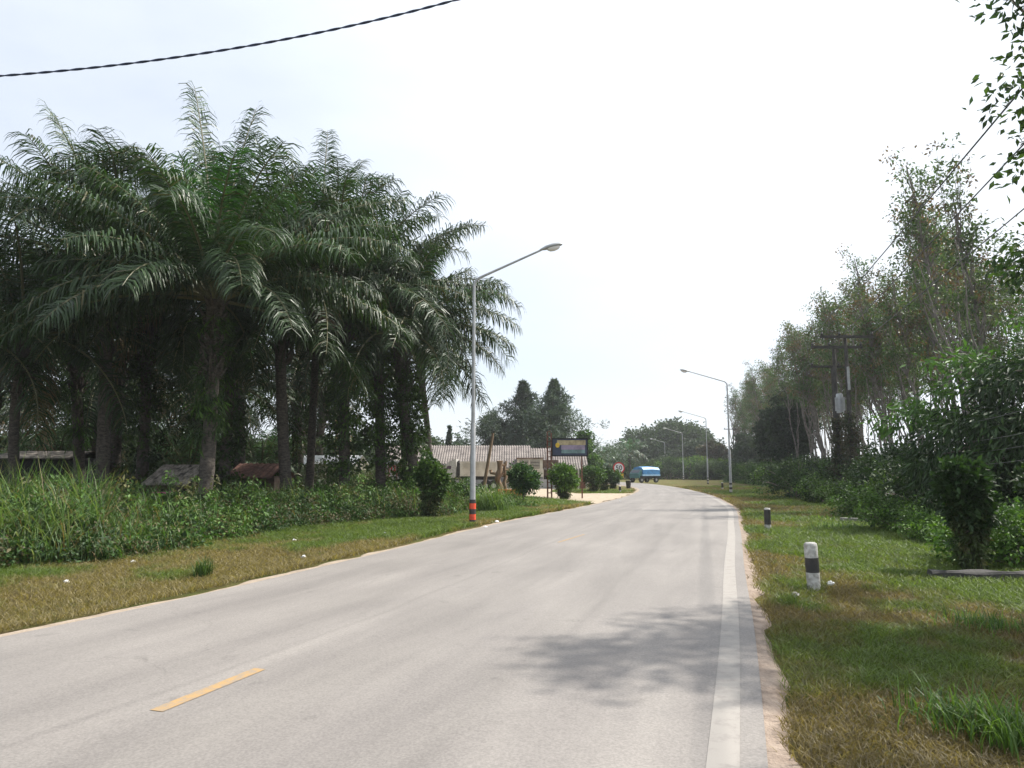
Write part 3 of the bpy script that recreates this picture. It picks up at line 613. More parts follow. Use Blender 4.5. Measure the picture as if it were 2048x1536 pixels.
bp_ = [bush_proto(1, 3.6, 2.9, GREEN), bush_proto(2, 4.2, 3.4, DKGREEN), bush_proto(3, 3.2, 2.4, GREEN + BRGREEN + DKGREEN), bush_proto(4, 3.8, 3.0, GREEN + DKGREEN), bush_proto(5, 2.8, 1.7, BRGREEN + GREEN, .14, .08)]
usedb = set()
def put_bush(v, loc, rz, s, lab=None):
    if v not in usedb:
        usedb.add(v); b = bp_[v]; b.location = loc; b.rotation_euler[2] = rz; b.scale = (s, s, s)
        if lab: b['label'] = lab
        return b
    return dup(bp_[v], loc, rz, lab, sc=s)
rng = np.random.default_rng(31)
bl = np.array([(11.2, 12), (12.3, 18.6), (14.2, 26.8), (18.6, 38), (22.0, 50), (26.5, 68), (30, 90), (30, 110), (24, 128)])
fb = []
for row in range(3):
    Yq = 15.0 + row
    while Yq < 104:
        x = np.interp(Yq, bl[:, 1], bl[:, 0]) + 1.3 + row * 2.9 + rng.normal(0, .4)
        v = int(rng.choice([0, 1, 2, 3] if row else [0, 2, 3, 1])); v = 1 if Yq < 30 and rng.random() < .75 else v; s = rng.uniform(.72, .95) if row == 0 else rng.uniform(.82, 1.08)
        if Yq > 40: s *= 1.08
        ob_ = put_bush(v, (x, Yq, -.08), rng.uniform(0, 6.28), float(s))
        if row == 0: fb.append((ob_, (x, Yq)))
        Yq += 2.5 + row * .5 + (Yq > 45) * 1.4
landmark_labels(fb, ((1870, 'dark bush at the left foot of the big drooping tree'), (1790, 'dark leafy bush between the lying board and the drooping tree'), (1735, 'leafy bush right behind the lying board'), (1690, 'thicket bush hiding the foot of the taller power pole'),
    (1640, 'thicket bush just left of the power pole foot'), (1600, 'green thicket bush below the third power pole'), (1560, 'thicket bush under the tall dark evergreen'), (1520, 'small looking thicket bush nearest the first right hand lamp on its right')))
for k in range(9):                                      # low hedge of bushes round the outside of the bend
    put_bush([0, 2, 4, 2][k % 4], (15 + 3.6 * k, 134 + 2.0 * (k % 3) - .6 * k, -.08), k * 1.1, 1.55 + .15 * (k % 3), 'low bush of the hedge round the outside of the far bend')['group'] = 'hedge bushes at the far bend'
for (px, py, s, v, lab) in ((1730, 1036, .75, 4, 'low bright green bush spilling over the lying board on the right verge'), (1660, 1008, .9, 4, 'bright green bush at the foot of the two power poles'), (1810, 1062, .7, 4, 'low light green weeds before the dark drooping tree'),
        (2035, 1130, .75, 4, 'bright green weeds behind the concrete slab at the right margin'), (1885, 1085, .5, 4, 'small weedy bush left of the creeper hung verge tree'), (1600, 998, .9, 3, 'dark bush at the thicket edge left of the power poles')):
    b = gp(px, py); b[2] = -.06; put_bush(v, b, px, s, lab)

# ---- trees farther off
def far_tree(name, label, px, top, wpx, Yd, seed, cols=HAZEG, kind='round', L=.34, Wd=.26, nc=None, basepx=None):
    rng = np.random.default_rng(seed); p = at(px, top, Yd); h = p[2] * 1.05; w = wpx * Yd / FPX; x = p[0]
    nc = nc or int(np.clip(w * h * 2.2, 40, 420))
    t = thing(name, label, 'tree', (x, Yd, -.08)); mb = MB()
    if kind == 'cone':
        f = rng.uniform(.10, 1, nc) ; r = w * .5 * (1 - f) ** 1.1 * rng.uniform(.2, 1.35, nc) + .05; a = rng.uniform(0, 6.28, nc); r = r * (.45 + 1.1 * vnoise(a * 1.3, f * 7, seed))
        C = np.stack([np.cos(a) * r, np.sin(a) * r, f * h + .25 * r], 1)
    elif kind == 'bare':
        lob = [(0, 0, h * .78, w * .5, w * .4, h * .2)]; C = lobe_points(rng, lob, nc, .2)
    else:
        lob = [(rng.normal(0, w * .20), rng.normal(0, w * .15), h * rng.uniform(.42, .72), w * rng.uniform(.24, .36), w * .3, h * rng.uniform(.18, .28)) for _ in range(6)] + [(0, 0, h * .45, w * .42, w * .4, h * .42)]
        C = lobe_points(rng, lob, nc, .6)
    tr = max(.08, h * .018); P = limb((0, 0, -.2), (0, 0, h * (.97 if kind == 'cone' else .8)), rng, 0, 8, .25); mb.tube(P, np.linspace(tr, tr * .15, 8), 6)
    for k in range(min(len(C), 26 if kind == 'bare' else 16)): mb.tube(limb(P[int(np.clip(C[k][2] / h * 7 - 2, 1, 7))], C[k], rng, .05, 5, .4), np.linspace(tr * .4, .012, 5), 4, cap=False)
    mb.build('trunk', M['bark'], t, True)
    mb = MB(); R = max(.45, w * .10) if kind == 'round' else (.5 if kind == 'bare' else w * .065 * (.25 + 1.2 * (1 - f)))
    kL = max(1, Yd / 95); leaf_clumps(mb, rng, C, R, 9 if kind == 'bare' else 44, L * kL, Wd * kL, cols, .3, .5, (0, 0, h * .5)); mb.build('crown', M['leaf'], t); return t
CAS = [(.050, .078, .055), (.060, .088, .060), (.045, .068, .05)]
far_tree('casuarina_tree', 'left one of two tall pointed casuarinas behind the tiled building', 1046, 774, 225, 92, 301, CAS, 'cone', .5, .11, 430)
far_tree('casuarina_tree', 'right one of two tall pointed casuarinas behind the tiled building', 1108, 772, 215, 90, 302, CAS, 'cone', .5, .11, 430)
far_tree('casuarina_tree', 'lower dark tree merging into the left pointed casuarina', 998, 822, 80, 93, 303, CAS, 'round', .5, .12, 260)
far_tree('casuarina_tree', 'shorter bushy casuarina between the two pointed ones', 1078, 802, 130, 95, 304, CAS, 'round', .5, .12, 300)
far_tree('cypress_tree', 'narrow dark column tree above the left part of the tiled roof', 899, 853, 15, 100, 305, HAZEG, 'cone', .35, .2, 60)
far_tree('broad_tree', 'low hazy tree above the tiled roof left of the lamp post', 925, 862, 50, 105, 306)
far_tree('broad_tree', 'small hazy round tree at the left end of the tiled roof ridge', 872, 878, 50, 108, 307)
far_tree('broad_tree', 'slim light green tree rising behind the right edge of the hoarding', 1166, 853, 32, 84, 308, GREEN)
far_tree('broad_tree', 'rounded green tree at the right end of the tiled building', 1184, 893, 52, 80, 309, GREEN)
far_tree('broad_tree', 'big round dark tree over the bend of the road', 1346, 832, 140, 180, 310, [(.035, .062, .028), (.045, .078, .032), (.055, .095, .034)], nc=620)
far_tree('broad_tree', 'lower left shoulder tree beside the big round tree at the bend', 1308, 876, 40, 188, 311, [(.045, .07, .045)])
far_tree('broad_tree', 'loose green tree right behind the big round tree at the bend', 1398, 850, 66, 182, 312, [(.055, .09, .04)])
far_tree('broad_tree', 'low brownish tree between the second and third lamps on the right', 1432, 882, 62, 150, 313, [(.10, .08, .06), (.07, .075, .045)])
far_tree('bare_tree', 'sparse almost leafless tree standing alone against the sky', 1473, 786, 56, 150, 314, [(.09, .08, .065)], 'bare', .22, .14, 60)
far_tree('dark_tree', 'dark bushy tree under the leafless one', 1496, 866, 74, 128, 315, [(.035, .055, .035), (.045, .07, .04)])
far_tree('bamboo_clump', 'yellow green feathery clump behind the third lamp', 1396, 914, 60, 138, 316, [(.13, .19, .035), (.10, .16, .03)])
far_tree('bamboo_clump', 'yellow green feathery clump behind the second lamp', 1438, 918, 62, 130, 317, [(.12, .18, .035), (.09, .15, .03)])
far_tree('ironwood_tree', 'tall dark evergreen at the near end of the far rubber rows', 1572, 752, 96, 84, 318, DKGREEN, nc=420)
far_tree('ironwood_tree', 'bushy dark evergreen left of the tall evergreen by the power line', 1540, 806, 60, 90, 319, DKGREEN, nc=260)
far_tree('broad_tree', 'dark low tree at the foot of the bend behind the truck', 1318, 890, 70, 172, 320, DKGREEN)
far_tree('broad_tree', 'mid height tree along the bend right of the truck', 1385, 880, 90, 166, 321, [(.04, .065, .035)])
for k, (px, top, Yd, s) in enumerate(((1206, 902, 135, 1), (1224, 906, 140, 1), (1259, 892, 132, 1), (1243, 912, 145, 1), (1190, 915, 128, 1))):
    tp = at(px, top + 14, Yd); lab = ('far coconut palm seen just right of the tiled building', 'far palm left of the speed limit sign top', 'tallest far palm right of the speed limit sign', 'small far palm right behind the speed limit sign', 'far palm low beside the hoarding')[k]
    palm(lab, (tp[0], Yd, -.05), tp, 400 + k, 22, 3.4, 14, (), 0, 'far palms at the end of the road', .16, False, 'coconut_palm', (.05, .085, .05), -.5, .16)
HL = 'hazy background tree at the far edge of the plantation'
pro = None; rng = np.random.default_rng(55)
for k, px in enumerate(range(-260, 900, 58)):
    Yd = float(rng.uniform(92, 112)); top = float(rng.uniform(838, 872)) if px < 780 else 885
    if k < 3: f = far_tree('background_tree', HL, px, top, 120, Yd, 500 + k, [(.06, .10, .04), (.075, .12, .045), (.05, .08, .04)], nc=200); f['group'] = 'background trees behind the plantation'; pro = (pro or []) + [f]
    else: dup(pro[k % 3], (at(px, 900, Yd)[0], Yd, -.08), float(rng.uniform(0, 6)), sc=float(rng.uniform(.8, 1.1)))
for k in range(12):                                     # trees behind the road bend so that the horizon closes
    px = 1180 + k * 26; Yd = 205 + 8 * (k % 3); d = dup(pro[k % 3], (at(px, 900, Yd)[0], Yd, -.08), k * 1.3, 'hazy low tree closing the view beyond the road bend', 'low trees beyond the road bend', sc=.6)
for k in range(10):
    px = 1420 + k * 44; Yd = 128 + 5 * (k % 3); dup(pro[k % 3], (at(px, 900, Yd)[0], Yd, -.08), k * 1.7, 'hazy tree far behind the rubber rows on the right', 'trees far behind the rubber rows', sc=.55)

# ------------------------------------------------------------------ grass and weeds
def inpoly(x, y, poly):
    c = np.zeros(len(x), bool); n = len(poly)
    for i in range(n):
        x1, y1 = poly[i]; x2, y2 = poly[(i + 1) % n]
        if y1 == y2: continue
        m = ((y1 > y) != (y2 > y)) & (x < (x2 - x1) * (y - y1) / (y2 - y1) + x1); c ^= m
    return c
# front edge of the weeds on the left, and of the thicket on the right
LW = np.array([(-22, 4), (-15, 9), (-9.4, 12.2), (-7.6, 13.6), (-7.4, 16.6), (-7.0, 19.5), (-6.0, 22.3), (-3.6, 25.5), (-1.9, 28.0), (-.6, 31), (.5, 33)])
def lwx(Y): return np.interp(Y, LW[:, 1], LW[:, 0])
STRAW = np.array((.24, .20, .09)); BROWN = np.array((.125, .090, .052)); GRN = np.array((.085, .155, .028)); OLV = np.array((.135, .165, .05)); YG = np.array((.16, .24, .04))
def turf(name, X_, Y_, side, rng):
    n = len(X_); d = np.hypot(X_, Y_)
    p = fbm(X_ * .45 + 3, Y_ * .30, 21, 4); q = fbm(X_ * 1.9, Y_ * 1.5, 33, 4)
    e = (X_ - rx(Y_)) if side > 0 else (lx(Y_) - X_)
    k = p * 1.25 - .175 + q * .6 - .075 - (.22 * np.exp(-e / .8) if side > 0 else .30 * np.exp(-e / 1.0)) + (.05 if side > 0 else .05)
    if side < 0: k = k - .085 + .26 * np.clip((Y_ - 16) / 8, 0, 1)
    if side > 0: k = k - .34 * np.exp(-((Y_ - 4.0) / 2.6) ** 2) * (X_ < 4.2 + .2 * Y_) + .03
    g = np.clip((k - .58) / .22, 0, 1)[:, None]
    st = BROWN * .5 + STRAW * .5 if side > 0 else STRAW * .85 + BROWN * .15
    c = st * (1 - g) + (GRN * .6 + OLV * .4) * g
    yl = (rng.random(n) < .12)[:, None]; c = np.where(yl, c * .5 + YG * .5 * (g > .3) + STRAW * .5 * (g <= .3), c)
    c = c * rng.uniform(.6, 1.35, (n, 1))
    sc = np.clip(d / 7, 1, 5) ** .85
    hgt = (.035 + .05 * rng.random(n) + .05 * g[:, 0] * q) * sc ** .55; w = .0065 * sc * rng.uniform(.7, 1.5, n)
    a = rng.uniform(0, 6.28, n); b = rng.uniform(0, 6.28, n); W1 = np.stack([np.cos(a), np.sin(a), 0 * a], 1) * w[:, None]
    ln = rng.uniform(.3, 1.5, n); T = np.stack([np.cos(b) * ln, np.sin(b) * ln, np.ones(n)], 1) * hgt[:, None]
    Pz = np.stack([X_, Y_, tz(X_, Y_) - .003], 1); Pz[:, 2] = np.where(e < .6, np.maximum(Pz[:, 2], -.02), Pz[:, 2])
    mid = Pz + T * .55 + np.array((0, 0, .1)) * hgt[:, None]
    mb = MB(); mb.quads(np.stack([Pz - W1 * .5, Pz + W1 * .5, mid + W1 * .4, mid - W1 * .4], 1), c)
    tip = Pz + T * np.array((1.3, 1.3, .95)); V = np.stack([mid - W1 * .4, mid + W1 * .4, tip], 1).reshape(-1, 3); i = np.arange(n) * 3
    mb.add(V, np.stack([i, i + 1, i + 2, i + 2], 1), np.repeat(c, 3, 0))
    o = mb.build(name, M['grass']); tag(o, {1: 'short patchy green and brown grass of the right verge', -1: 'short straw coloured and green grass of the left verge'}[side], 'grass', kind='stuff'); return o
rng = np.random.default_rng(8)
def samp(n, Y0, Y1, pw): u = rng.random(n); return (Y0 ** (1 - pw) + u * (Y1 ** (1 - pw) - Y0 ** (1 - pw))) ** (1 / (1 - pw))
Yr = samp(300000, 2.2, 75, 1.45); wr = np.interp(Yr, (2, 12, 40, 75), (5.5, 7.5, 9, 10)); ur = rng.random(len(Yr)) * wr
ed = .07 + .30 * fbm(Yr * 1.3, Yr * 0 + 3, 41, 4) - .12 * (rng.random(len(Yr)) ** 3)
Xr = rx(Yr) + ed + ur; turf('grass', Xr, Yr, 1, rng)
Yl = samp(190000, 5.5, 62, 1.35); e0 = lx(Yl) - .30 - .24 * fbm(Yl * 1.3, Yl * 0 + 9, 43, 4); far = np.where(Yl < 33, lwx(Yl) - 1.2, -6.0)
Xl = e0 - rng.random(len(Yl)) * np.maximum(e0 - far, .3); ok = ~inpoly(Xl, Yl, drv); turf('grass', Xl[ok], Yl[ok], -1, rng)

def blades(mb, rng, P, Hh, w, cols, bend=.8, segs=4, vary=.35):
    n = len(P); a = rng.uniform(0, 6.28, n); d = np.stack([np.cos(a), np.sin(a), 0 * a], 1); s = np.stack([-np.sin(a), np.cos(a), 0 * a], 1)
    H_ = (Hh * rng.uniform(1 - vary, 1 + vary, n))[:, None]; bd = (bend * rng.uniform(.3, 1.3, n))[:, None]
    cols = np.asarray(cols); c = cols[rng.integers(0, len(cols), n)] * rng.uniform(.7, 1.35, (n, 1)); W1 = s * w / 2
    pts = []
    for k in range(segs + 1):
        t = k / segs; th = bd * t ** 1.2 * 1.5
        pts.append(P + H_ * (d * (np.sin(th) * t * .62) + np.array((0, 0, 1)) * (t * np.cos(th * .75))))
    ws = [.8, 1, .9, .6, .08] if segs == 4 else [.9, 1, .1]
    for k in range(segs): mb.quads(np.stack([pts[k] - W1 * ws[k], pts[k] + W1 * ws[k], pts[k + 1] + W1 * ws[k + 1], pts[k + 1] - W1 * ws[k + 1]], 1), c)
# tall weeds on the left
rng = np.random.default_rng(12); n = 30000
Yw = rng.uniform(8, 33, n); dep = rng.random(n) ** 1.3 * 7.5; Xw = lwx(Yw) - dep + rng.normal(0, .2, n) + (fbm(Yw * .9, Yw * 0, 3, 3) - .5) * 1.1
zone = fbm(Xw * .35, Yw * .35, 61, 3); keep = (zone > .53) | (rng.random(n) < .20); Xw, Yw, dep = Xw[keep], Yw[keep], dep[keep]
Hh = (.45 + 1.0 * np.clip(dep / 2.0, 0, 1)) * (.75 + .6 * fbm(Xw * .6, Yw * .6, 9, 3)); Hh *= np.where(Xw / Yw < -.56, 1.12, .80) * np.where(Yw > 26, .85, 1)
mb = MB(); blades(mb, rng, np.stack([Xw, Yw, tz(Xw, Yw)], 1), Hh, .022, [(.085, .165, .05), (.10, .19, .055), (.06, .12, .035), (.13, .19, .06), (.18, .22, .11), (.05, .09, .025), (.045, .085, .025), (.20, .15, .07)], 1.05)
tag(mb.build('tall_grass', M['grass']), 'tall arching grass blades growing between the left verge and the palms', 'grass', kind='stuff')
n = 3800; Yw = rng.uniform(8, 33, n); dep = rng.random(n) ** 1.1 * 6.5; Xw = lwx(Yw) - dep + .15 + rng.normal(0, .15, n) + (fbm(Yw * .9, Yw * 0, 3, 3) - .5) * 1.1
hh = np.where(Xw / Yw < -.56, .95, .68) * (.20 + .95 * np.clip(dep / 2.2, 0, 1)) * (.35 + 1.3 * fbm(Xw * .8, Yw * .8, 19, 4)) * np.where(Yw > 26, .85, 1); C = np.stack([Xw, Yw, rng.uniform(.1, 1, n) ** .6 * hh], 1)
mb = MB(); zz = fbm(C[:, 0] * .8, C[:, 1] * .8, 77, 3)
leaf_clumps(mb, rng, C[zz < .47], .26, 38, .10, .055, [(.030, .065, .018), (.040, .085, .02), (.05, .10, .025), (.10, .09, .045)], .2, .1, flat=.5)
leaf_clumps(mb, rng, C[(zz >= .47) & (zz < .56)], .30, 26, .15, .085, [(.06, .13, .025), (.08, .165, .03), (.045, .09, .03)], .2, .1, flat=.5)
leaf_clumps(mb, rng, C[zz >= .56], .26, 34, .10, .05, [(.09, .17, .03), (.12, .19, .045), (.07, .13, .03), (.15, .14, .07)], .2, .1, flat=.5)
tag(mb.build('weeds', M['leaf']), 'broad leafed weeds tangled below the palms on the left', 'weeds', kind='stuff')
n = 110; Yw = rng.uniform(9, 31, n); Xw = lwx(Yw) - rng.uniform(.8, 5, n); hh = rng.uniform(.7, 1.45, n); C = []
mb = MB()
for x, y, h in zip(Xw, Yw, hh):
    P = limb((x, y, -.05), (x + rng.normal(0, .2), y + rng.normal(0, .2), h), rng, 0, 5, .3); mb.tube(P, np.linspace(.009, .004, 5), 3, (.07, .10, .03), cap=False)
    C += [P[int(k)] + rng.normal(0, .06, 3) for k in rng.integers(2, 5, 5)]
leaf_clumps(mb, rng, C, .17, 16, .13, .055, [(.08, .15, .035), (.11, .19, .05), (.06, .11, .03), (.13, .13, .06)], .5, .2)
tag(mb.build('stalky_weeds', M['leaf']), 'loose stalky weeds standing above the tangle on the left', 'weeds', kind='stuff')
# undergrowth floor deeper among the palms
n = 2600; Yw = rng.uniform(20, 60, n); Xw = lwx(np.clip(Yw, 4, 33)) - rng.uniform(5, 42, n) ; C = np.stack([Xw, Yw, rng.uniform(.0, .75, n)], 1)
mb = MB(); leaf_clumps(mb, rng, C, .45, 26, .24, .12, [(.045, .08, .025), (.06, .10, .03), (.035, .06, .02)], .2, .1, flat=.5)
tag(mb.build('undergrowth', M['leaf']), 'dim low undergrowth on the plantation floor', 'undergrowth', kind='stuff')
# creepers carpeting the foot of the right thicket
n = 1500; Yw = samp(n, 10, 100, 1.1); Xw = np.interp(Yw, bl[:, 1], bl[:, 0]) + rng.uniform(-1.0, 2.2, n); C = np.stack([Xw, Yw, rng.uniform(0, .45, n) * np.clip((Xw - np.interp(Yw, bl[:, 1], bl[:, 0]) + 1.2) / 1.6, .15, 1)], 1)
mb = MB(); leaf_clumps(mb, rng, C, .32, 34, .12, .075, [(.07, .14, .03), (.10, .19, .035), (.05, .10, .025)], .2, .1, flat=.5)
tag(mb.build('creeping_weeds', M['leaf']), 'creeping weeds along the foot of the right hand thicket', 'weeds', kind='stuff')
# leafy grey thicket between the trunks near the kiosk, arching reeds by the lamp
rng = np.random.default_rng(14)
def tuft(label, px, py, n, Hh, r, cols, w=.012, bend=.8, seed=0, name='grass_tuft', grp=None):
    rng = np.random.default_rng(seed); b = gp(px, py); b[2] = -.04; 
    mb = MB(); P = np.stack([rng.normal(0, r * .5, n), rng.normal(0, r * .5, n), np.zeros(n)], 1); blades(mb, rng, P, np.full(n, Hh), w, cols, bend)
    o = mb.build(name, M['grass']); o.location = b; return tag(o, label, 'grass tuft', grp)
BRT = [(.075, .145, .028), (.10, .18, .035), (.055, .11, .025)]
tuft('large bright green grass tuft in the lower right foreground', 1925, 1440, 260, .26, .40, BRT, .010, 1.0, 1)
tuft('bright spiky grass tuft at the right margin above the big one', 1960, 1250, 240, .22, .40, BRT, .010, 1.0, 2)
tuft('bright green grass patch beyond the near bollard', 1690, 1058, 300, .25, .9, BRT, .022, 1.0, 3)
tuft('smaller bright grass patch left of the lying board', 1655, 1040, 260, .22, .9, BRT, .024, 1.0, 4)
tuft('grass tuft cut by the bottom right corner of the view', 2030, 1480, 260, .32, .30, BRT, .010, 1.0, 5)
tuft('dark tuft standing in the straw coloured grass of the left verge', 405, 1150, 150, .32, .13, [(.06, .11, .03)], .012, .7, 6)
tuft('arching reed clump right behind the first lamp post', 985, 1024, 420, 1.25, .7, [(.13, .20, .06), (.10, .18, .04)], .024, 1.1, 7, 'reed_clump')
tuft('pale arching reed clump in front of the palms at the left margin', 60, 1120, 260, 1.5, .7, [(.15, .21, .09), (.11, .18, .06)], .022, 1.15, 8, 'reed_clump')
tuft('pale reed clump by the grey thicket between palms and kiosk', 735, 1015, 330, 1.9, .6, [(.16, .19, .09), (.12, .17, .06)], .026, 1.0, 9, 'reed_clump')
tuft('whitish drooping reed clump in the middle of the left weeds', 590, 1040, 300, 1.2, .6, [(.17, .20, .11), (.12, .17, .07)], .022, 1.2, 10, 'reed_clump')
tuft('bright reed clump right of the first lamp before the yard', 1015, 1012, 260, .95, .7, [(.13, .22, .04)], .024, 1.0, 11, 'reed_clump')
for (px, py, h, w, sd, lab) in ((640, 1000, 2.3, 3.0, 71, 'grey brown leafy shrub between the thin trunk and the kiosk'), (725, 1008, 1.9, 2.0, 72, 'greyish shrub with dry twigs left of the kiosk'), (800, 1020, 1.2, 1.8, 73, 'green weedy shrub at the foot of the last palm'), (545, 1010, 1.6, 1.2, 74, 'broad leafed pale plant rising before the reddish hut roof'),
        (905, 1018, 1.2, 2.4, 75, 'leafy weed shrub left behind the first lamp post'), (470, 1050, 1.1, 1.6, 76, 'dense green shrub at the weed edge below the bare ringed palm'), (320, 1065, 1.0, 1.6, 77, 'low leafy shrub at the weed edge left of the bare ringed palm')):
    b = gp(px, py); b[2] = -.05
    broad_tree('weed_shrub', lab, 'shrub', b, h, [(0, 0, h * .5, w * .5, w * .45, h * .5), (w * .2, 0, h * .7, w * .3, w * .3, h * .3)], 60, 34, .15, .08, ([(.09, .12, .06), (.07, .10, .045), (.11, .11, .07)] if sd in (71, 72) else GREEN + BRGREEN), sd, .04, .3, nlimb=16)
b = gp(2025, 1175)

# ------------------------------------------------------------------ street lamps, poles, wires
def street_lamp(label, base, H=8.0, arm=2.4, side=1, bands=('black', 'orange'), rz=0.0, rise=.95):
    t = thing('street_lamp', label, 'street lamp', base, rz, 'street lamps along the road')
    mb = MB(); a = np.linspace(0, 1, 9); r = .35; z0 = H - r
    P = [(0, 0, -.1), (0, 0, H * .35), (0, 0, H * .351), (0, 0, z0 - .3)]
    ang = math.atan2(rise, arm); tot = math.pi / 2 - ang
    cur = [(side * (r - r * math.cos(x * tot)), 0, z0 + r * math.sin(x * tot)) for x in a]
    ex, ez = cur[-1][0], cur[-1][2]; P2 = P[:3]
    mb.tube([(0, 0, -.1), (0, 0, 3.2), (0, 0, 3.25)], [.10, .082, .065], 10)
    mb.tube([(0, 0, 3.2)] + cur[:1] + cur[1:] + [(ex + side * arm * .5, 0, ez + rise * .5), (ex + side * arm, 0, ez + rise)], [.064, .05] + [.045] * 8 + [.038, .034], 8)
    mb.build('pole', M['galv'], t, True)
    # painted bands
    hs = [0, .16, .34, .50, .68, .80]
    for k in range(5):
        m = bands[0] if k % 2 == 0 else bands[1]
        mm = MB(); mm.tube([(0, 0, hs[k] + (.0 if k else -.05)), (0, 0, hs[k + 1])], [.106, .105], 12); mm.build('painted_band', M[m], t, True)
    # lantern
    L = MB(); c = np.array((ex + side * arm, 0, ez + rise)); dirx = np.array((side * math.cos(ang * .6), 0, math.sin(ang * .6))); dirx = dirx / np.linalg.norm(dirx); up = np.array((-dirx[2] * side, 0, abs(dirx[0])))
    prof = [(-.05, .05, .04, .04), (.05, .08, .07, .05), (.15, .13, .10, .06), (.40, .16, .12, .06), (.62, .13, .10, .05), (.72, .05, .04, .03)]
    V = []; n = 12
    for (s, w, hu, hd) in prof:
        for k in range(n):
            q = k / n * 2 * math.pi; y = w * math.cos(q); zz = (hu if math.sin(q) > 0 else hd * .4) * math.sin(q); V.append(c + dirx * s + np.array((0, y, 0)) + up * zz)
    F = [(i * n + k, i * n + (k + 1) % n, (i + 1) * n + (k + 1) % n, (i + 1) * n + k) for i in range(len(prof) - 1) for k in range(n)]
    L.add(V, F); o = L.build('lantern', M['galv'], t, True)
    G = MB(); V = []
    for (s, w, hd) in [(.20, .08, .05), (.28, .12, .11), (.42, .13, .13), (.56, .10, .10), (.62, .05, .05)]:
        for k in range(7): q = math.pi + k / 6 * math.pi; V.append(c + dirx * s + np.array((0, w * math.cos(q), 0)) + up * (hd * math.sin(q) - .02))
    F = [(i * 7 + k, i * 7 + k + 1, (i + 1) * 7 + k + 1, (i + 1) * 7 + k) for i in range(4) for k in range(6)]
    G.add(V, F); G.build('lens', M['signwhite'], o, True)
    return t
b = gp(945, 1047); b[2] = -.04
street_lamp('nearest grey street lamp with black and orange bands at its foot on the left verge', b, 8.15, 2.05, 1, ('black', 'orange'), 0.0, .95)
RL = [(1462, 987, 8.3, 'first street lamp on the right verge with black and white foot bands'), (1416, 967.5, 8.3, 'second street lamp on the right before the yellow green bamboo'), (1367, 959.5, 8.3, 'third street lamp on the right in front of the big round tree'), (1331, 954.5, 8.3, 'fourth fainter street lamp at the bend of the road')]
for (px, py, H_, lab) in RL:
    b = gp(px, py); b[2] = -.04; street_lamp(lab, b, H_, 2.5, -1, ('black', 'white'), 0, .72)
b = at(1286, 950, 215); b[2] = 0; street_lamp('farthest street lamp with only its head visible against the sky', b, 8.3, 2.4, -1, ('black', 'white'), 0, .72)

def power_pole(label, base, H, arms, extra=None, vine=True, seed=0):
    t = thing('power_pole', label, 'power pole', base, 0, 'power poles on the right side'); rng = np.random.default_rng(seed)
    mb = MB(); mb.tube([(0, 0, -.2), (0, 0, H)], [.17, .11], 4); mb.build('pole', M['darkconc'], t)
    for (z, w, xo) in arms:
        a = MB(); a.box(xo - w / 2, xo + w / 2, -.24, -.13, z - .08, z + .08); ar = a.build('crossarm', M['darkconc'], t)
        for q in (-.47, -.14 if xo > 0 else .12, .47):
            i = MB(); i.tube([(xo + w * q, -.185, z + .06), (xo + w * q, -.185, z + .10), (xo + w * q, -.185, z + .12), (xo + w * q, -.185, z + .20), (xo + w * q, -.185, z + .22), (xo + w * q, -.185, z + .30)], [.03, .03, .08, .08, .06, .05], 8); i.build('insulator', M['black'], ar, True)
    if extra == 'transformer':
        a = MB(); a.tube([(-.1, -.62, H * .62 - .62), (-.1, -.62, H * .62 + .45), (-.1, -.62, H * .62 + .52)], [.20, .20, .15], 14); tr = a.build('transformer', M['galv'], t, True)
        for q in range(10):
            f = MB(); an = q * .628; f.box(-.1 + .20 * math.cos(an) - .02, -.1 + .20 * math.cos(an) + .08 * math.cos(an) + .02, -.62 + .2 * math.sin(an) - .02, -.62 + .27 * math.sin(an) + .02, H * .62 - .5, H * .62 + .3); f.build('cooling_fin', M['galv'], tr)
    if extra == 'conduit':
        a = MB(); a.tube([(-.04, -.22, H * .66), (-.04, -.22, H * .80)], [.08, .08], 8); a.build('conduit', M['galv'], t, True)
    if vine:
        C = [(rng.normal(0, .22) * (1.3 - f), rng.normal(0, .2), f * H * .52) for f in rng.random(110)]
        mb = MB(); leaf_clumps(mb, rng, C, .28, 40, .14, .09, [(.035, .05, .025), (.05, .06, .03), (.06, .05, .03)], .8, .2); mb.build('vine', M['leaf'], t)
    return t
def ppole(px, top, Yd, lab, arms, extra=None, vine=True, seed=0):
    p = at(px, top, Yd); H_ = p[2]; power_pole(lab, (p[0], Yd, -.05), H_, [(H_ - a, w, x) for (a, w, x) in arms], extra, vine, seed); return p
P1 = ppole(1690, 668, 41, 'taller near power pole with white conduit and creeper at its foot', ((.15, 3.1, 0.02),), 'conduit', True, 3)
P2 = ppole(1667, 690, 42.5, 'near power pole with grey transformer left of the taller one', ((.12, 3.1, .1),), 'transformer', True, 4)
P3 = ppole(1664, 730, 52, 'third power pole half hidden behind the two near ones', ((.10, 3.3, 0),), None, False, 5)
P4 = ppole(1548, 803, 98, 'power pole in front of the dark evergreens', ((.12, 4.0, 0),), 'conduit', False, 6)
P5 = ppole(1466, 856, 150, 'far power pole seen right behind the first right hand lamp', ((.2, 4.0, 0),), None, False, 7)
def wire(name, label, a, b, sag, r, m='wire', grp=None, n=40):
    a = np.asarray(a, float); b = np.asarray(b, float); t = np.linspace(0, 1, n)[:, None]; P = a + (b - a) * t; P[:, 2] -= (4 * sag * t * (1 - t))[:, 0]
    mb = MB(); mb.tube(P - a, r, 5); o = mb.build(name, M[m], smooth=True); o.location = a; return tag(o, label, 'wire', grp)
def through(a, px, py, Yd, ext):
    """end point of a straight run from a through the point seen at (px,py,Yd), prolonged"""
    q = at(px, py, Yd); return a + (q - a) * ext
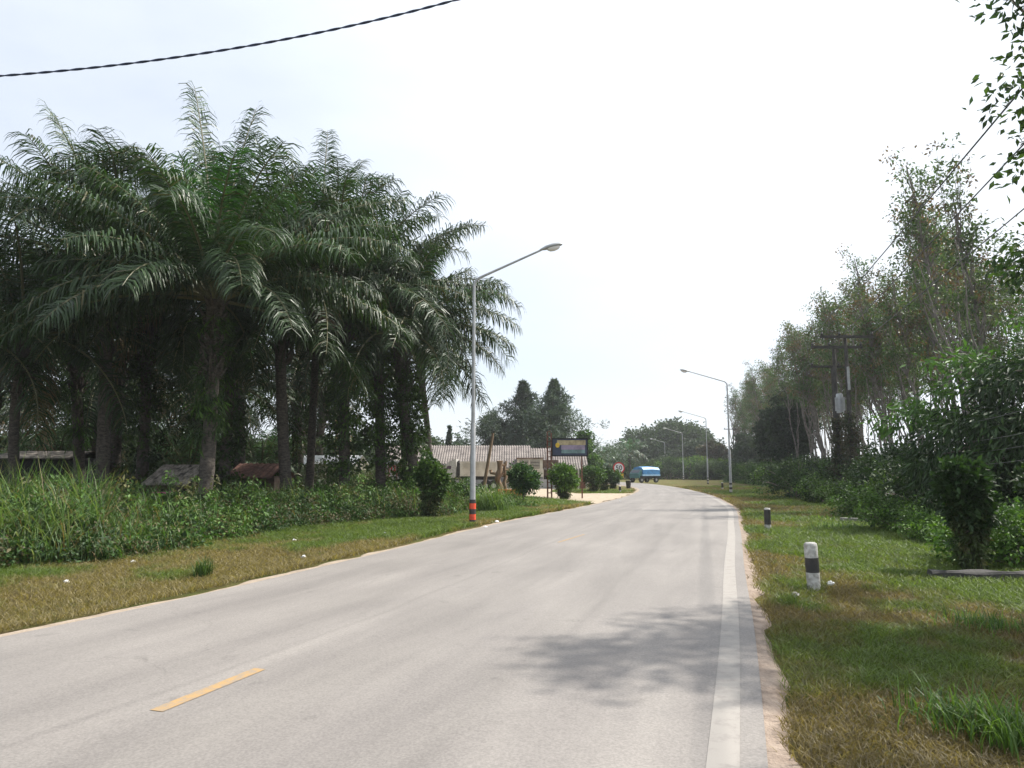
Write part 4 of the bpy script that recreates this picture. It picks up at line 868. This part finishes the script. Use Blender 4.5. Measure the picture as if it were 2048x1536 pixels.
for (off, px, py, Yd, lab, r) in (((-1.7, 0, .1), 2000, 225, 14.0, 'leftmost thin power wire rising to the leaves in the top right corner', .02), ((.0, 0, .1), 2040, 292, 16.0, 'middle thin power wire rising across the rubber tree crowns', .02), ((1.7, 0, .1), 2048, 414, 20.0, 'lowest of the three high power wires at the right margin', .02)):
    a = np.array(P1) + off; wire('power_wire', lab, a, through(a, px, py, Yd, 1.6), .05, r, grp='high wires on the right')
for k, (px, py, Yd, z, lab) in enumerate(((2048, 752, 15, 6.4, 'topmost low cable sweeping before the dark drooping tree'), (2048, 798, 15, 5.7, 'pale low cable just under the topmost one on the right'), (2048, 826, 15.5, 5.2, 'third low cable crossing the dark foliage on the right'), (2048, 852, 15, 4.6, 'lowest sagging cable crossing the dark foliage on the right'))):
    a = np.array((P1[0], P1[1] - .2, z * .8)); e = at(px, py, Yd); b = a + (e - a) * 1.25; wire('telephone_cable', lab, a, b, 1.1, .0045, 'wire2', 'low cables on the right')
for (A, B, lab) in ((P2, P3, 'wire from the transformer pole to the third pole'), (P3, P4, 'wire from the third pole to the pole by the evergreens'), (P4, P5, 'wire between the two farthest power poles')):
    wire('power_wire', lab, np.array(A) + (-1.6, 0, .15), np.array(B) + (-1.6, 0, .15), .6, .014)
# twisted cable overhead at the left
pts = [at(-420, 168, 9.4), at(0, 152, 9.2), at(300, 119, 9.0), at(600, 69, 8.8), at(905, 0, 8.6), at(1300, -120, 8.3)]
pts = np.array(pts); u = np.linspace(0, 1, 220); s = np.linspace(0, 1, len(pts))
cf = np.polyfit(s, pts, 2); Pc = np.stack([np.polyval(cf[:, k], u) for k in range(3)], 1)
cab = thing('overhead_cable', 'thick twisted dark cable crossing the sky at the top left', 'cable', (0, 0, 0))
T = nrm(np.gradient(Pc, axis=0)); A = nrm(np.cross(T, (0, 0, 1))); B = np.cross(T, A)
for q in (0, math.pi):
    ph = u * 2 * math.pi * 26 + q; mb = MB(); mb.tube(Pc + (np.cos(ph)[:, None] * A + np.sin(ph)[:, None] * B) * .0085, .0085, 6); mb.build('strand', M['cable'], cab, True)
# slim radio masts beyond the rubber trees
for (px, top, Yd, lab) in ((1466, 838, 190, 'thin far mast left of the leafless tree'), (1488, 812, 200, 'taller thin far mast right of the leafless tree')):
    p = at(px, top, Yd); m_ = MB(); m_.tube([(0, 0, -.1), (0, 0, p[2])], [.12, .07], 5)
    for z in np.arange(2, p[2], 1.5): m_.box(-.25, .25, -.03, .03, z, z + .05)
    o = m_.build('radio_mast', M['galv']); o.location = (p[0], Yd, 0); tag(o, lab, 'mast')

# ------------------------------------------------------------------ bollards
def lathe(mb, prof, n=16, col=None):
    V = [(r * math.cos(k / n * 2 * math.pi), r * math.sin(k / n * 2 * math.pi), z) for (r, z) in prof for k in range(n)]
    F = [(i * n + k, i * n + (k + 1) % n, (i + 1) * n + (k + 1) % n, (i + 1) * n + k) for i in range(len(prof) - 1) for k in range(n)]; mb.add(V, F, col)
def bollard(label, px, py, tilt=0.0, H=.66, r=.094):
    b = gp(px, py); b[2] = -.05; t = thing('bollard', label, 'bollard', b, .3, 'painted guide posts by the road'); t.rotation_euler[1] = tilt
    a = MB(); lathe(a, [(r, -.1), (r, .26), (r, .265)]); a.build('white_foot', M['white'], t, True)
    a = MB(); lathe(a, [(r + .001, .263), (r + .001, .475)]); a.build('black_band', M['black'], t, True)
    a = MB(); lathe(a, [(r, .473), (r, H - .05), (r * .93, H - .012), (r * .7, H), (.001, H + .002)]); a.build('white_top', M['white'], t, True); return t
bollard('near white post with one black band standing in the right grass', 1628, 1174, -.04, .69)
def bollard2(label, px, py, H=.66, grp='painted guide posts by the road'):
    b = gp(px, py); b[2] = -.05; r = .09; t = thing('bollard', label, 'bollard', b, 0, grp)
    a = MB(); lathe(a, [(r, -.1), (r, .22)]); a.build('white_foot', M['white'], t, True)
    a = MB(); lathe(a, [(r + .001, .218), (r + .001, H - .05)]); a.build('black_band', M['black'], t, True)
    a = MB(); lathe(a, [(r, H - .052), (r * .93, H - .012), (r * .7, H), (.001, H + .002)]); a.build('white_cap', M['white'], t, True)
bollard2('second post along the right verge, mostly black over a white foot', 1536, 1061, .68)
bollard2('third small black and white post near the first right hand lamp', 1445, 979)
bollard2('tiny dark post on the grass island below the speed limit sign', 1240, 985, .55)
b = gp(1257, 976); mb = MB(); lathe(mb, [(.2, 0), (.26, .7), (.28, .72), (.24, .74), (.0, .70)], 14); o = mb.build('waste_bin', M['black'], smooth=True); o.location = (b[0], b[1], -.03); tag(o, 'small dark bin standing at the tip of the grass island', 'bin')

# ------------------------------------------------------------------ speed sign
b = gp(1238, 969.5); b[2] = -.04; Ys = b[1]; S_ = Ys / FPX
t = thing('speed_sign', 'round red ringed 50 speed limit sign on a white post', 'road sign', b)
a = MB(); a.box(-.10, .10, -.08, .08, -.1, (969 - 945) * S_); a.build('post', M['white'], t)
zc = at(1238, 936, Ys)[2] + .04; R_ = 11.5 * S_
def disc(r, y0, y1, m, nm, par, z=zc, n=40):
    a = MB(); V = [(r * math.cos(k / n * 6.28318), y, z + r * math.sin(k / n * 6.28318)) for y in (y0, y1) for k in range(n)] + [(0, y0, z), (0, y1, z)]
    F = [(k, (k + 1) % n, n + (k + 1) % n, n + k) for k in range(n)] + [(k, (k + 1) % n, 2 * n, 2 * n) for k in range(n)] + [(n + k, n + (k + 1) % n, 2 * n + 1, 2 * n + 1) for k in range(n)]; a.add(V, F); return a.build(nm, M[m], par)
pl = disc(R_, -.13, -.10, 'red', 'sign_plate', t); disc(R_ * .79, -.136, -.12, 'signwhite', 'sign_face', pl)
tcu = bpy.data.curves.new('numerals', 'FONT'); tcu.body = '50'; tcu.align_x = 'CENTER'; tcu.align_y = 'CENTER'; tcu.size = R_ * 1.12; tcu.extrude = .004; tcu.offset = R_ * .02; tcu.space_character = 1.05
to = bpy.data.objects.new('tmp_text', tcu); COL.objects.link(to); bpy.context.view_layer.update()
me = bpy.data.meshes.new_from_object(to); bpy.data.objects.remove(to); me.materials.clear(); me.materials.append(M['black'])
o = bpy.data.objects.new('numerals', me); COL.objects.link(o); o.parent = pl; o.location = (0, -.142, zc); o.rotation_euler = (math.pi / 2, 0, 0)
a = MB(); a.box(-.38, .52, -.125, -.10, zc - R_ - .42, zc - R_ + .06); a.build('yellow_plate', M['yellow'], t)

# ------------------------------------------------------------------ hoarding and its rusty ladder frame
b = gp(1099, 996); Yb = 43.5; k_ = Yb / FPX
def X_(px, Y=Yb): return at(px, 940, Y)[0]
def Z_(py, Y=Yb, px=1024): return at(px, py, Y)[2]
t = thing('hoarding', 'dark framed faded advertising hoarding before the tiled roof on a rusty ladder like frame', 'billboard', (X_(1099), Yb, -.05))
x0 = X_(1099)
for px in (1095, 1103): a = MB(); q = X_(px) - x0; a.box(q - .045, q + .045, -.05, .05, -.1, Z_(862) if px == 1095 else Z_(864)); a.build('post', M['rust'], t)
for k in range(13): a = MB(); z = .35 + k * .31; a.box(X_(1095) - x0 + .05, X_(1103) - x0 - .05, -.03, .03, z, z + .05); a.build('rung', M['rust'], t)
xa, xb, za, zb = X_(1106) - x0, X_(1174) - x0, Z_(909), Z_(877)
a = MB(); a.box(xa, xb, -.12, -.04, za, zb); pn = a.build('panel', M['boardblue'], t)
a = MB(); a.box(xa + .25, xb - .08, -.128, -.118, za + .62, zb - .06); a.build('upper_print', M['boardtan'], pn)
a = MB(); a.box(xa + .50, xb - .12, -.1285, -.118, za + .34, za + .615); a.build('middle_print', M['boardmauve'], pn)
a = MB(); a.box(xa + .52, xb - .12, -.1285, -.118, za + .12, za + .335); a.build('lower_print', M['boardteal'], pn)
a = MB(); n = 20; a.add([(xa + .28 + .13 * math.cos(q / n * 6.283), -.1315, zb - .36 + .15 * math.sin(q / n * 6.283)) for q in range(n)] + [(xa + .28, -.1325, zb - .36)], [(q, (q + 1) % n, n, n) for q in range(n)]); a.build('round_emblem', M['yellow'], pn)
for (u0, u1, v0, v1) in ((xa - .05, xb + .05, zb, zb + .07), (xa - .05, xb + .05, za - .07, za), (xa - .06, xa, za, zb), (xb, xb + .06, za, zb)):
    a = MB(); a.box(u0, u1, -.14, -.02, v0, v1); a.build('frame', M['dark'], pn)
a = MB(); a.box(xb - .35, xb - .27, -.03, .05, -.1, za); a.build('post', M['rust'], t)

# ------------------------------------------------------------------ tiled building
Yh = 68.0; kh = Yh / FPX
def XH(px): return at(px, 940, Yh)[0]
def ZH(py): return at(1024, py, Yh)[2]
x0 = XH(980); t = thing('tiled_building', 'long low cream building with pinkish corrugated tile roof behind the yard', 'building', (x0, Yh, -.05))
def corr_roof(name, xa, xb, zr, ze, dep, par, m='roof', per=.235, amp=.045, y0=-.5, thick=.06):
    n = int((xb - xa) / per * 8) + 1; xs = np.linspace(xa, xb, n); w = amp * np.cos(xs / per * 2 * math.pi); mb = MB(); rows = 8
    for lay in (0, 1):
        V = []
        for r in range(rows + 1):
            f = r / rows
            for st in (0, 1):
                if r == rows and st: continue
                step = .03 * (1 if st == 0 else 0)
                V.append(np.stack([xs, np.full(n, y0 + dep * f + (.002 if st else 0)), ze + (zr - ze) * f + w + (.0 if lay else 0) - (0 if st else .02) - lay * thick], 1))
        V = np.vstack(V); R = 2 * rows + 1; i = np.arange(R - 1)[:, None] * n; j = np.arange(n - 1)[None]
        mb.add(V, np.stack([i + j, i + j + 1, i + n + 1 + j, i + n + j], -1).reshape(-1, 4))
    o = mb.build(name, M[m], par); return o
def hx(px): return XH(px) - x0
def wallbox(name, pa, pb, ya, yb, za, zb, m, par=t):
    a = MB(); a.box(hx(pa), hx(pb), ya, yb, za, zb); return a.build(name, M[m], par)
ZR = ZH(887.5)
corr_roof('roof', hx(768), hx(1063), ZR, ZH(926), 3.4, t)
corr_roof('roof', hx(1063.5), hx(1176), ZH(893), ZH(937), 3.7, t, y0=-.8)
corr_roof('roof_valley', hx(996), hx(1036), ZH(918), ZH(934), 1.4, t, y0=-1.5)
o = corr_roof('rear_roof', hx(768), hx(1176), ZR - 1.6, ZR - .5, 3.2, t, y0=2.9)
o.rotation_euler = (0, 0, 0)
wallbox('wall', 772, 1040, .35, 4.6, -.1, ZH(926) - .15, 'greywall')
wallbox('wall', 1090, 1172, .6, 4.6, -.1, ZH(936) - .3, 'brownwall')
w1 = wallbox('louvre_room', 1034, 1084, -1.6, .34, ZH(952), ZH(917), 'cream')
for (pa, pb) in ((1039, 1056), (1060, 1078)):
    fr = wallbox('window', pa, pb, -1.63, -1.59, ZH(936), ZH(920), 'dark', w1)
    for k in range(6):
        z = ZH(936) + .05 + k * .135; a = MB(); a.box(hx(pa) + .02, hx(pb) - .02, -1.70, -1.635, z, z + .055); a.build('louvre_slat', M['cream'], fr)
wallbox('roof_lip', 1032, 1086, -1.75, .3, ZH(917) + .003, ZH(916) + .06, 'brownwall')
wallbox('lower_wall', 1034, 1084, -1.3, .34, -.1, ZH(952) - .01, 'greywall')
wallbox('doorway', 1085, 1116, -.6, .55, ZH(951), ZH(919), 'brownwall')
for px in (1085, 1117, 1136, 1155, 1171): a = MB(); q = hx(px); a.box(q - .07, q + .07, -1.0, -.86, -.1, ZH(938)); a.build('pillar', M['cream'], t)
wallbox('low_block_wall', 1060, 1110, -1.9, -1.75, -.1, ZH(957), 'greywall'); wallbox('low_brown_wall', 1138, 1168, -.7, -.55, -.1, ZH(949), 'rust')
wallbox('panel_door', 1012, 1034, .30, .345, -.05, ZH(934), 'cream')

# pale lorry parked in the yard
Yt = 60.0
def XT(px): return at(px, 940, Yt)[0]
def ZT(py): return at(1024, py, Yt)[2]
x0 = XT(945); t = thing('parked_truck', 'white truck parked sideways behind the left weeds with slatted cream cargo body', 'truck', (x0, Yt, -.05))
q = lambda px: XT(px) - x0
a = MB(); y0, y1 = -1.1, 1.1; zt, zm, zb = ZT(917), ZT(934), ZT(954)
pr = [(q(893), zb), (q(892), zm), (q(897), ZT(924)), (q(911), zt), (q(914), zt), (q(914), zb)]
V = [(x, y, z) for y in (y0, y1) for (x, z) in pr]; n = len(pr)
a.add(V, [(k, (k + 1) % n, n + (k + 1) % n, n + k) for k in range(n)] + [(0, 1, 2, 5), (2, 3, 4, 5), (6, 7, 8, 11), (8, 9, 10, 11)]); cb = a.build('cab', M['white'], t)
a = MB(); a.add([(q(893.5), y0 - .012, ZT(939)), (q(897), y0 - .012, ZT(931)), (q(905), y0 - .012, ZT(930.5)), (q(904), y0 - .012, ZT(937))], [(0, 1, 2, 3)]); a.add([(q(893.5), y0 - .010, ZT(939)), (q(897), y0 - .010, ZT(931)), (q(905), y0 - .010, ZT(930.5)), (q(904), y0 - .010, ZT(937))], [(0, 3, 2, 1)]); a.build('side_window', M['pglass'], cb)
a = MB(); a.box(q(905) , q(906), y0 - .03, y0, ZT(947), ZT(944)); a.build('door_handle', M['black'], cb)
a = MB(); a.box(q(916), q(919), -.3, .3, ZT(954), ZT(920)); a.tube([(q(917.5), -.9, ZT(953)), (q(917.5), -.9, ZT(922))], .09, 8); a.build('exhaust_stack', M['darkconc'], t)
a = MB(); a.box(q(922), q(996), -1.15, 1.15, ZT(951), ZT(922)); bd = a.build('cargo_body', M['cream'], t)
for (pa, pb) in ((929, 960), (966, 992)):
    for k in range(5):
        z = ZT(936) + k * .115; a = MB(); a.box(q(pa), q(pb), -1.19, -1.15, z, z + .05); a.build('slat', M['cream'], bd)
a = MB(); a.box(q(898), q(998), -.9, .9, ZT(958), ZT(951.5)); a.build('chassis', M['dark'], t)
for px in (903, 972, 988):
    for y in (-.95, .95):
        a = MB(); a.tube([(q(px), y - .14, .46), (q(px), y + .14, .46)], [.46, .46], 18); wh = a.build('wheel', M['tyre'], t, True)
        a = MB(); a.tube([(q(px), y - .15, .46), (q(px), y + .15, .46)], [.2, .2], 12); a.build('hub', M['galv'], wh)

# blue covered lorry on the bend
pb_ = gp(1290, 967); Yv = pb_[1] + 6; kv = Yv / FPX
t = thing('blue_truck', 'blue tarpaulin covered truck rounding the far bend', 'truck', (pb_[0] * Yv / pb_[1], Yv, 0.01), math.radians(32), None, .9)
hw = 1.25; Lg = 3.6
a = MB(); a.box(-1.9, 2.0, -1.1, 1.1, .75, 1.0); a.build('chassis', M['dark'], t)
a = MB(); V = []
for xx in (-1.35, .45, .5, 2.0):
    for (y, z) in ((-1.15, 1.25), (-1.15, 2.0), (-.8, 2.35), (0, 2.45), (.8, 2.35), (1.15, 2.0), (1.15, 1.25)): V.append((xx, y, z - .12 * abs(xx) * .5))
F = [(i * 7 + k, i * 7 + k + 1, (i + 1) * 7 + k + 1, (i + 1) * 7 + k) for i in range(3) for k in range(6)] + [(0, 1, 2, 6), (2, 3, 4, 6), (4, 5, 6, 6), (21, 22, 23, 27), (23, 24, 25, 27), (25, 26, 27, 27)]
a.add(V, F); a.build('tarpaulin', M['blue'], t)
a = MB(); a.box(-1.5, 2.05, -1.17, 1.17, 1.0, 1.22); a.build('side_board', M['blue2'], t)
a = MB(); a.add([(-2.1, y, z) for y in (-1.05, 1.05) for z in (.7, 1.35)] + [(-1.52, y, z) for y in (-1.05, 1.05) for z in (.7, 1.95)], [(0, 1, 3, 2), (4, 6, 7, 5), (0, 4, 5, 1), (2, 3, 7, 6), (1, 5, 7, 3), (0, 2, 6, 4)]); cb = a.build('cab', M['green'], t)
a = MB(); a.add([(-2.03, -.9, 1.47), (-2.03, .9, 1.47), (-1.66, .9, 1.86), (-1.66, -.9, 1.86)], [(0, 1, 2, 3)]); a.build('windscreen', M['glass'], cb)
for x in (-1.6, 1.3):
    for y in (-1.0, 1.0):
        a = MB(); a.tube([(x, y - .12, .42), (x, y + .12, .42)], [.42, .42], 16); wh = a.build('wheel', M['tyre'], t, True)
        a = MB(); a.tube([(x, y - .13, .42), (x, y + .13, .42)], [.18, .18], 10); a.build('hub', M['galv'], wh)

# kiosk with white canopy and red sign
def kiosk():
    Y = 50.0; X = lambda px: at(px, 940, Y)[0]; Z = lambda py: at(1024, py, Y)[2]; x0 = X(787)
    t = thing('kiosk', 'small open kiosk with white canopy and red sign behind the last palm trunks', 'kiosk', (x0, Y, -.05))
    a = MB(); a.box(X(773) - x0, X(800) - x0, -.8, .9, Z(926), Z(920)); a.build('canopy', M['white2'], t)
    for px in (774, 797):
        for y in (-.7, .8): a = MB(); q = X(px) - x0; a.box(q - .05, q + .05, y - .05, y + .05, -.1, Z(926) - .003); a.build('post', M['rust'], t)
    a = MB(); a.box(X(777) - x0, X(795) - x0, .2, .7, -.05, 1.0); a.build('counter', M['greywall'], t)
    a = MB(); a.box(X(786) - x0, X(795) - x0, -.88, -.84, Z(941), Z(930)); sg = a.build('red_sign', M['red'], t)
    a = MB(); a.box(X(789) - x0, X(792) - x0, -.89, -.882, Z(939), Z(932)); a.build('white_mark', M['signwhite'], sg)
kiosk()
def house(name, label, pa, pb, roof_py, eave_py, Y, wall, roof, depth=3.5, win=True):
    X = lambda px: at(px, 940, Y)[0]; Z = lambda py: at(1024, py, Y)[2]; x0 = (X(pa) + X(pb)) / 2; h = (X(pb) - X(pa)) / 2
    t = thing(name, label, 'hut', (x0, Y, -.05)); a = MB(); a.box(-h * .93, h * .93, .3, depth, -.1, Z(eave_py) - .02); w = a.build('wall', M[wall], t)
    n = int(h * 16); xs = np.linspace(-h, h, n); wv = .02 * np.cos(xs * 24); mb = MB()
    V = np.vstack([np.stack([xs, np.full(n, y), z + wv], 1) for (y, z) in ((-.35, Z(eave_py) - .05), (depth * .5, Z(roof_py)), (depth + .35, Z(eave_py) - .05))]); i = np.arange(2)[:, None] * n; j = np.arange(n - 1)[None]
    F = np.stack([i + j, i + j + 1, i + n + 1 + j, i + n + j], -1).reshape(-1, 4); mb.add(V, F); mb.add(V - (0, 0, .05), F[:, ::-1]); mb.build('roof', M[roof], t)
    if win:
        for f in (-.5, .3): a = MB(); a.box(f * h, f * h + h * .3, .27, .31, Z(eave_py) * .45, Z(eave_py) * .8); a.build('window', M['dark'], w)
    return t
house('plantation_hut', 'pale low house seen between the dark palm trunks left of the kiosk', 585, 712, 908, 925, 48, 'cream', 'white2', 4)
house('thatched_shack', 'low shack with steep grey thatched roof at the foot of the palms', 292, 384, 926, 962, 27.5, 'brownwall', 'thatch', 2.6)
house('rusty_hut', 'reddish rusty roofed hut right of the bare ringed palm', 455, 548, 924, 950, 33, 'brownwall', 'redtile', 3)
house('lean_to_shed', 'dark shed with light roof edge at the far left behind the grass', -20, 145, 898, 912, 33, 'dark', 'thatch', 3)
for (px, py, Y, m, nm, lab) in ((322, 985, 24.6, 'pink', 'pink_cloth', 'small pink cloth hanging before the thatched shack'),):
    p = at(px, py, Y); a = MB(); xs = np.linspace(-.22, .22, 12)
    for lay in (0, .02): a.add([(x, .03 * math.sin(x * 30) + lay, z) for z in (-.25, 0) for x in xs], [(k, k + 1, 13 + k, 12 + k) for k in range(11)])
    a.tube([(-.3, 0, 0), (.3, 0, 0)], .012, 5); a.tube([(-.3, 0, -p[2]), (-.3, 0, .05)], .02, 5); a.tube([(.3, 0, -p[2]), (.3, 0, .05)], .02, 5)
    o = a.build(nm, M[m]); o.location = p; tag(o, lab, 'cloth')
# leaning pole, lopped stump, orange trough in the yard
Y = 44.0; a0 = at(966, 985, Y); a1 = at(986, 866, Y); mb = MB(); mb.tube([np.zeros(3), (a1 - a0) * .5, a1 - a0], [.11, .10, .08], 8); o = mb.build('leaning_pole', M['wood'], smooth=True); o.location = a0; tag(o, 'long leaning timber pole before the tiled building', 'pole')
def stump(label, px, topy, Y, seed, w=.2):
    rng = np.random.default_rng(seed); p = at(px, topy, Y); t = thing('lopped_stump', label, 'tree stump', (p[0], Y, -.05)); H_ = p[2]
    mb = MB(); P = limb((0, 0, -.1), (.05, 0, H_), rng, 0, 10, .3); mb.tube(P, w * rng.uniform(.8, 1.25, 10), 8); mb.build('trunk', M['wood'], t, True)
    for k in range(5):
        i = int(rng.integers(4, 9)); a_ = rng.uniform(-.6, .6) + (math.pi if k % 2 else 0); mb = MB(); l = rng.uniform(.3, .6)
        mb.tube([P[i], P[i] + np.array((math.cos(a_) * l, math.sin(a_) * l, .08)), P[i] + np.array((math.cos(a_) * l * 1.05, math.sin(a_) * l, .28))], [w * .6, w * .5, w * .45], 6); mb.build('branch_stub', M['wood'], t, True)
stump('thicker brown lopped tree stump with cut branch stubs in the yard', 998, 920, 46, 5, .19)
stump('thinner lopped stump right beside the thicker one', 1009, 924, 47, 6, .10)
p = gp(1020, 990); Yo = p[1]; mb = MB()
for (x0_, x1_, y0_, y1_, z0_, z1_) in ((-.75, .75, -.3, -.25, .12, .5), (-.75, .75, .25, .3, .12, .5), (-.8, -.75, -.3, .3, .12, .5), (.75, .8, -.3, .3, .12, .5), (-.75, .75, -.25, .25, .12, .17), (-.7, -.6, -.2, .2, -.05, .12), (.6, .7, -.2, .2, -.05, .12)): mb.box(x0_, x1_, y0_, y1_, z0_, z1_)
o = mb.build('orange_trough', M['orange']); o.location = (at(1022, 975, 45)[0], 45, 0); tag(o, 'orange trough standing in the yard beside the small round headed tree', 'trough')
o.data.materials[0] = solid('faded_orange_plastic', (.70, .28, .08), .6)

# ------------------------------------------------------------------ things lying on the verges
def litter(label, px, py, s, seed, m='white2', name='litter_piece', flat=.55, grp='scraps of litter on the grass'):
    rng = np.random.default_rng(seed); mb = MB(); n, k_ = 10, 6; V = []
    for i in range(k_ + 1):
        th = i / k_ * math.pi
        for j in range(n): ph = j / n * 6.283; r = s * (.6 + .7 * rng.random()); V.append((r * math.sin(th) * math.cos(ph), r * math.sin(th) * math.sin(ph) * .8, s * flat * (1 + math.cos(th)) * (.7 + .5 * rng.random())))
    F = [(i * n + j, i * n + (j + 1) % n, (i + 1) * n + (j + 1) % n, (i + 1) * n + j) for i in range(k_) for j in range(n)]
    mb.add(V, F); o = mb.build(name, M[m]); b = gp(px, py); o.location = (b[0], b[1], -.02); return tag(o, label, 'litter' if name != 'stone' else 'stone', grp)
litter('crumpled white bag lying right of the near bollard', 1661, 1168, .055, 1)
litter('pale stone lying left of the near bollard foot', 1590, 1191, .055, 2, 'conc', 'stone', .6, 'loose stones')
LT = [(879, 1019, .19, 'white plastic bag at the foot of the creeper wrapped verge tree'), (994, 1044, .07, 'white cup lying at the road edge right of the first lamp'), (971, 1055, .06, 'flat white scrap at the road edge before the first lamp'), (1017, 1010, .20, 'larger white scrap beside the round headed small tree'), (996, 1012, .17, 'pale scrap among the weed edge right of the lamp'),
      (352, 1091, .09, 'pale plastic scrap at the weed edge on the left'), (133, 1164, .045, 'small white flower like scrap at the lower left verge'), (266, 1124, .05, 'white scrap left of the weed edge middle'), (589, 1081, .05, 'small white scrap in the straw grass'), (607, 1114, .05, 'white scrap nearest the road on the straw grass'), (695, 1070, .055, 'bluish white scrap on the green verge'),
      (770, 1067, .05, 'tiny pale scrap left of the first lamp'), (1111, 1017, .07, 'white scrap below the yellow green bush'), (1240, 1003, .06, 'tiny scrap at the tip of the verge')]
for k, (px, py, s, lab) in enumerate(LT): litter(lab, px, py, s, 20 + k)
a = MB(); a.box(-.9, .9, -.12, .12, 0, .10); o = a.build('lying_board', M['conc']); b = gp(1740, 1045); o.location = (b[0], b[1], .03); o.rotation_euler = (0, .02, -.1); tag(o, 'grey board lying in the grass before the bright bush', 'board')
a = MB(); V = []
for x in np.linspace(-.7, 1.6, 12):
    for (y, z) in ((-.09, -.06), (-.10, .14), (-.07, .17), (.07, .18), (.10, .14), (.09, -.06)): V.append((x, y + .02 * math.sin(x * 9), z + .015 * math.sin(x * 7 + y * 20)))
F = [(i * 6 + k, i * 6 + (k + 1) % 6, (i + 1) * 6 + (k + 1) % 6, (i + 1) * 6 + k) for i in range(11) for k in range(6)] + [(0, 1, 4, 5), (1, 2, 3, 4), (66, 67, 70, 71), (67, 68, 69, 70)]
a.add(V, F); o = a.build('concrete_slab', M['darkconc']); b = gp(1955, 1158); o.location = (b[0], b[1], -.05); o.rotation_euler = (0, 0, -.12); tag(o, 'low dark concrete slab at the foot of the creeper hung tree on the right', 'slab')
litter('small pale stone on the left end of the concrete slab', 1950, 1140, .06, 60, 'conc', 'stone', .4, 'loose stones').location[2] = .1

# ------------------------------------------------------------------ haze
mb = MB(); mb.box(-420, 420, -60, 420, -1.2, 27); 
def haze(dens):
    mb = MB(); mb.box(-420, 420, -60, 420, -1.2, 27)
    m = bpy.data.materials.new('pale_air'); m.use_nodes = True; t = m.node_tree; t.nodes.clear()
    o = N_(t, 'ShaderNodeOutputMaterial'); v = N_(t, 'ShaderNodeVolumePrincipled'); v.inputs['Density'].default_value = dens
    v.inputs['Color'].default_value = (.93, .95, .98, 1); v.inputs['Anisotropy'].default_value = .35; t.links.new(v.outputs[0], o.inputs['Volume'])
    tag(mb.build('haze', m), 'thin pale haze in the air over the whole road', 'haze', kind='stuff')
haze(0.00045)
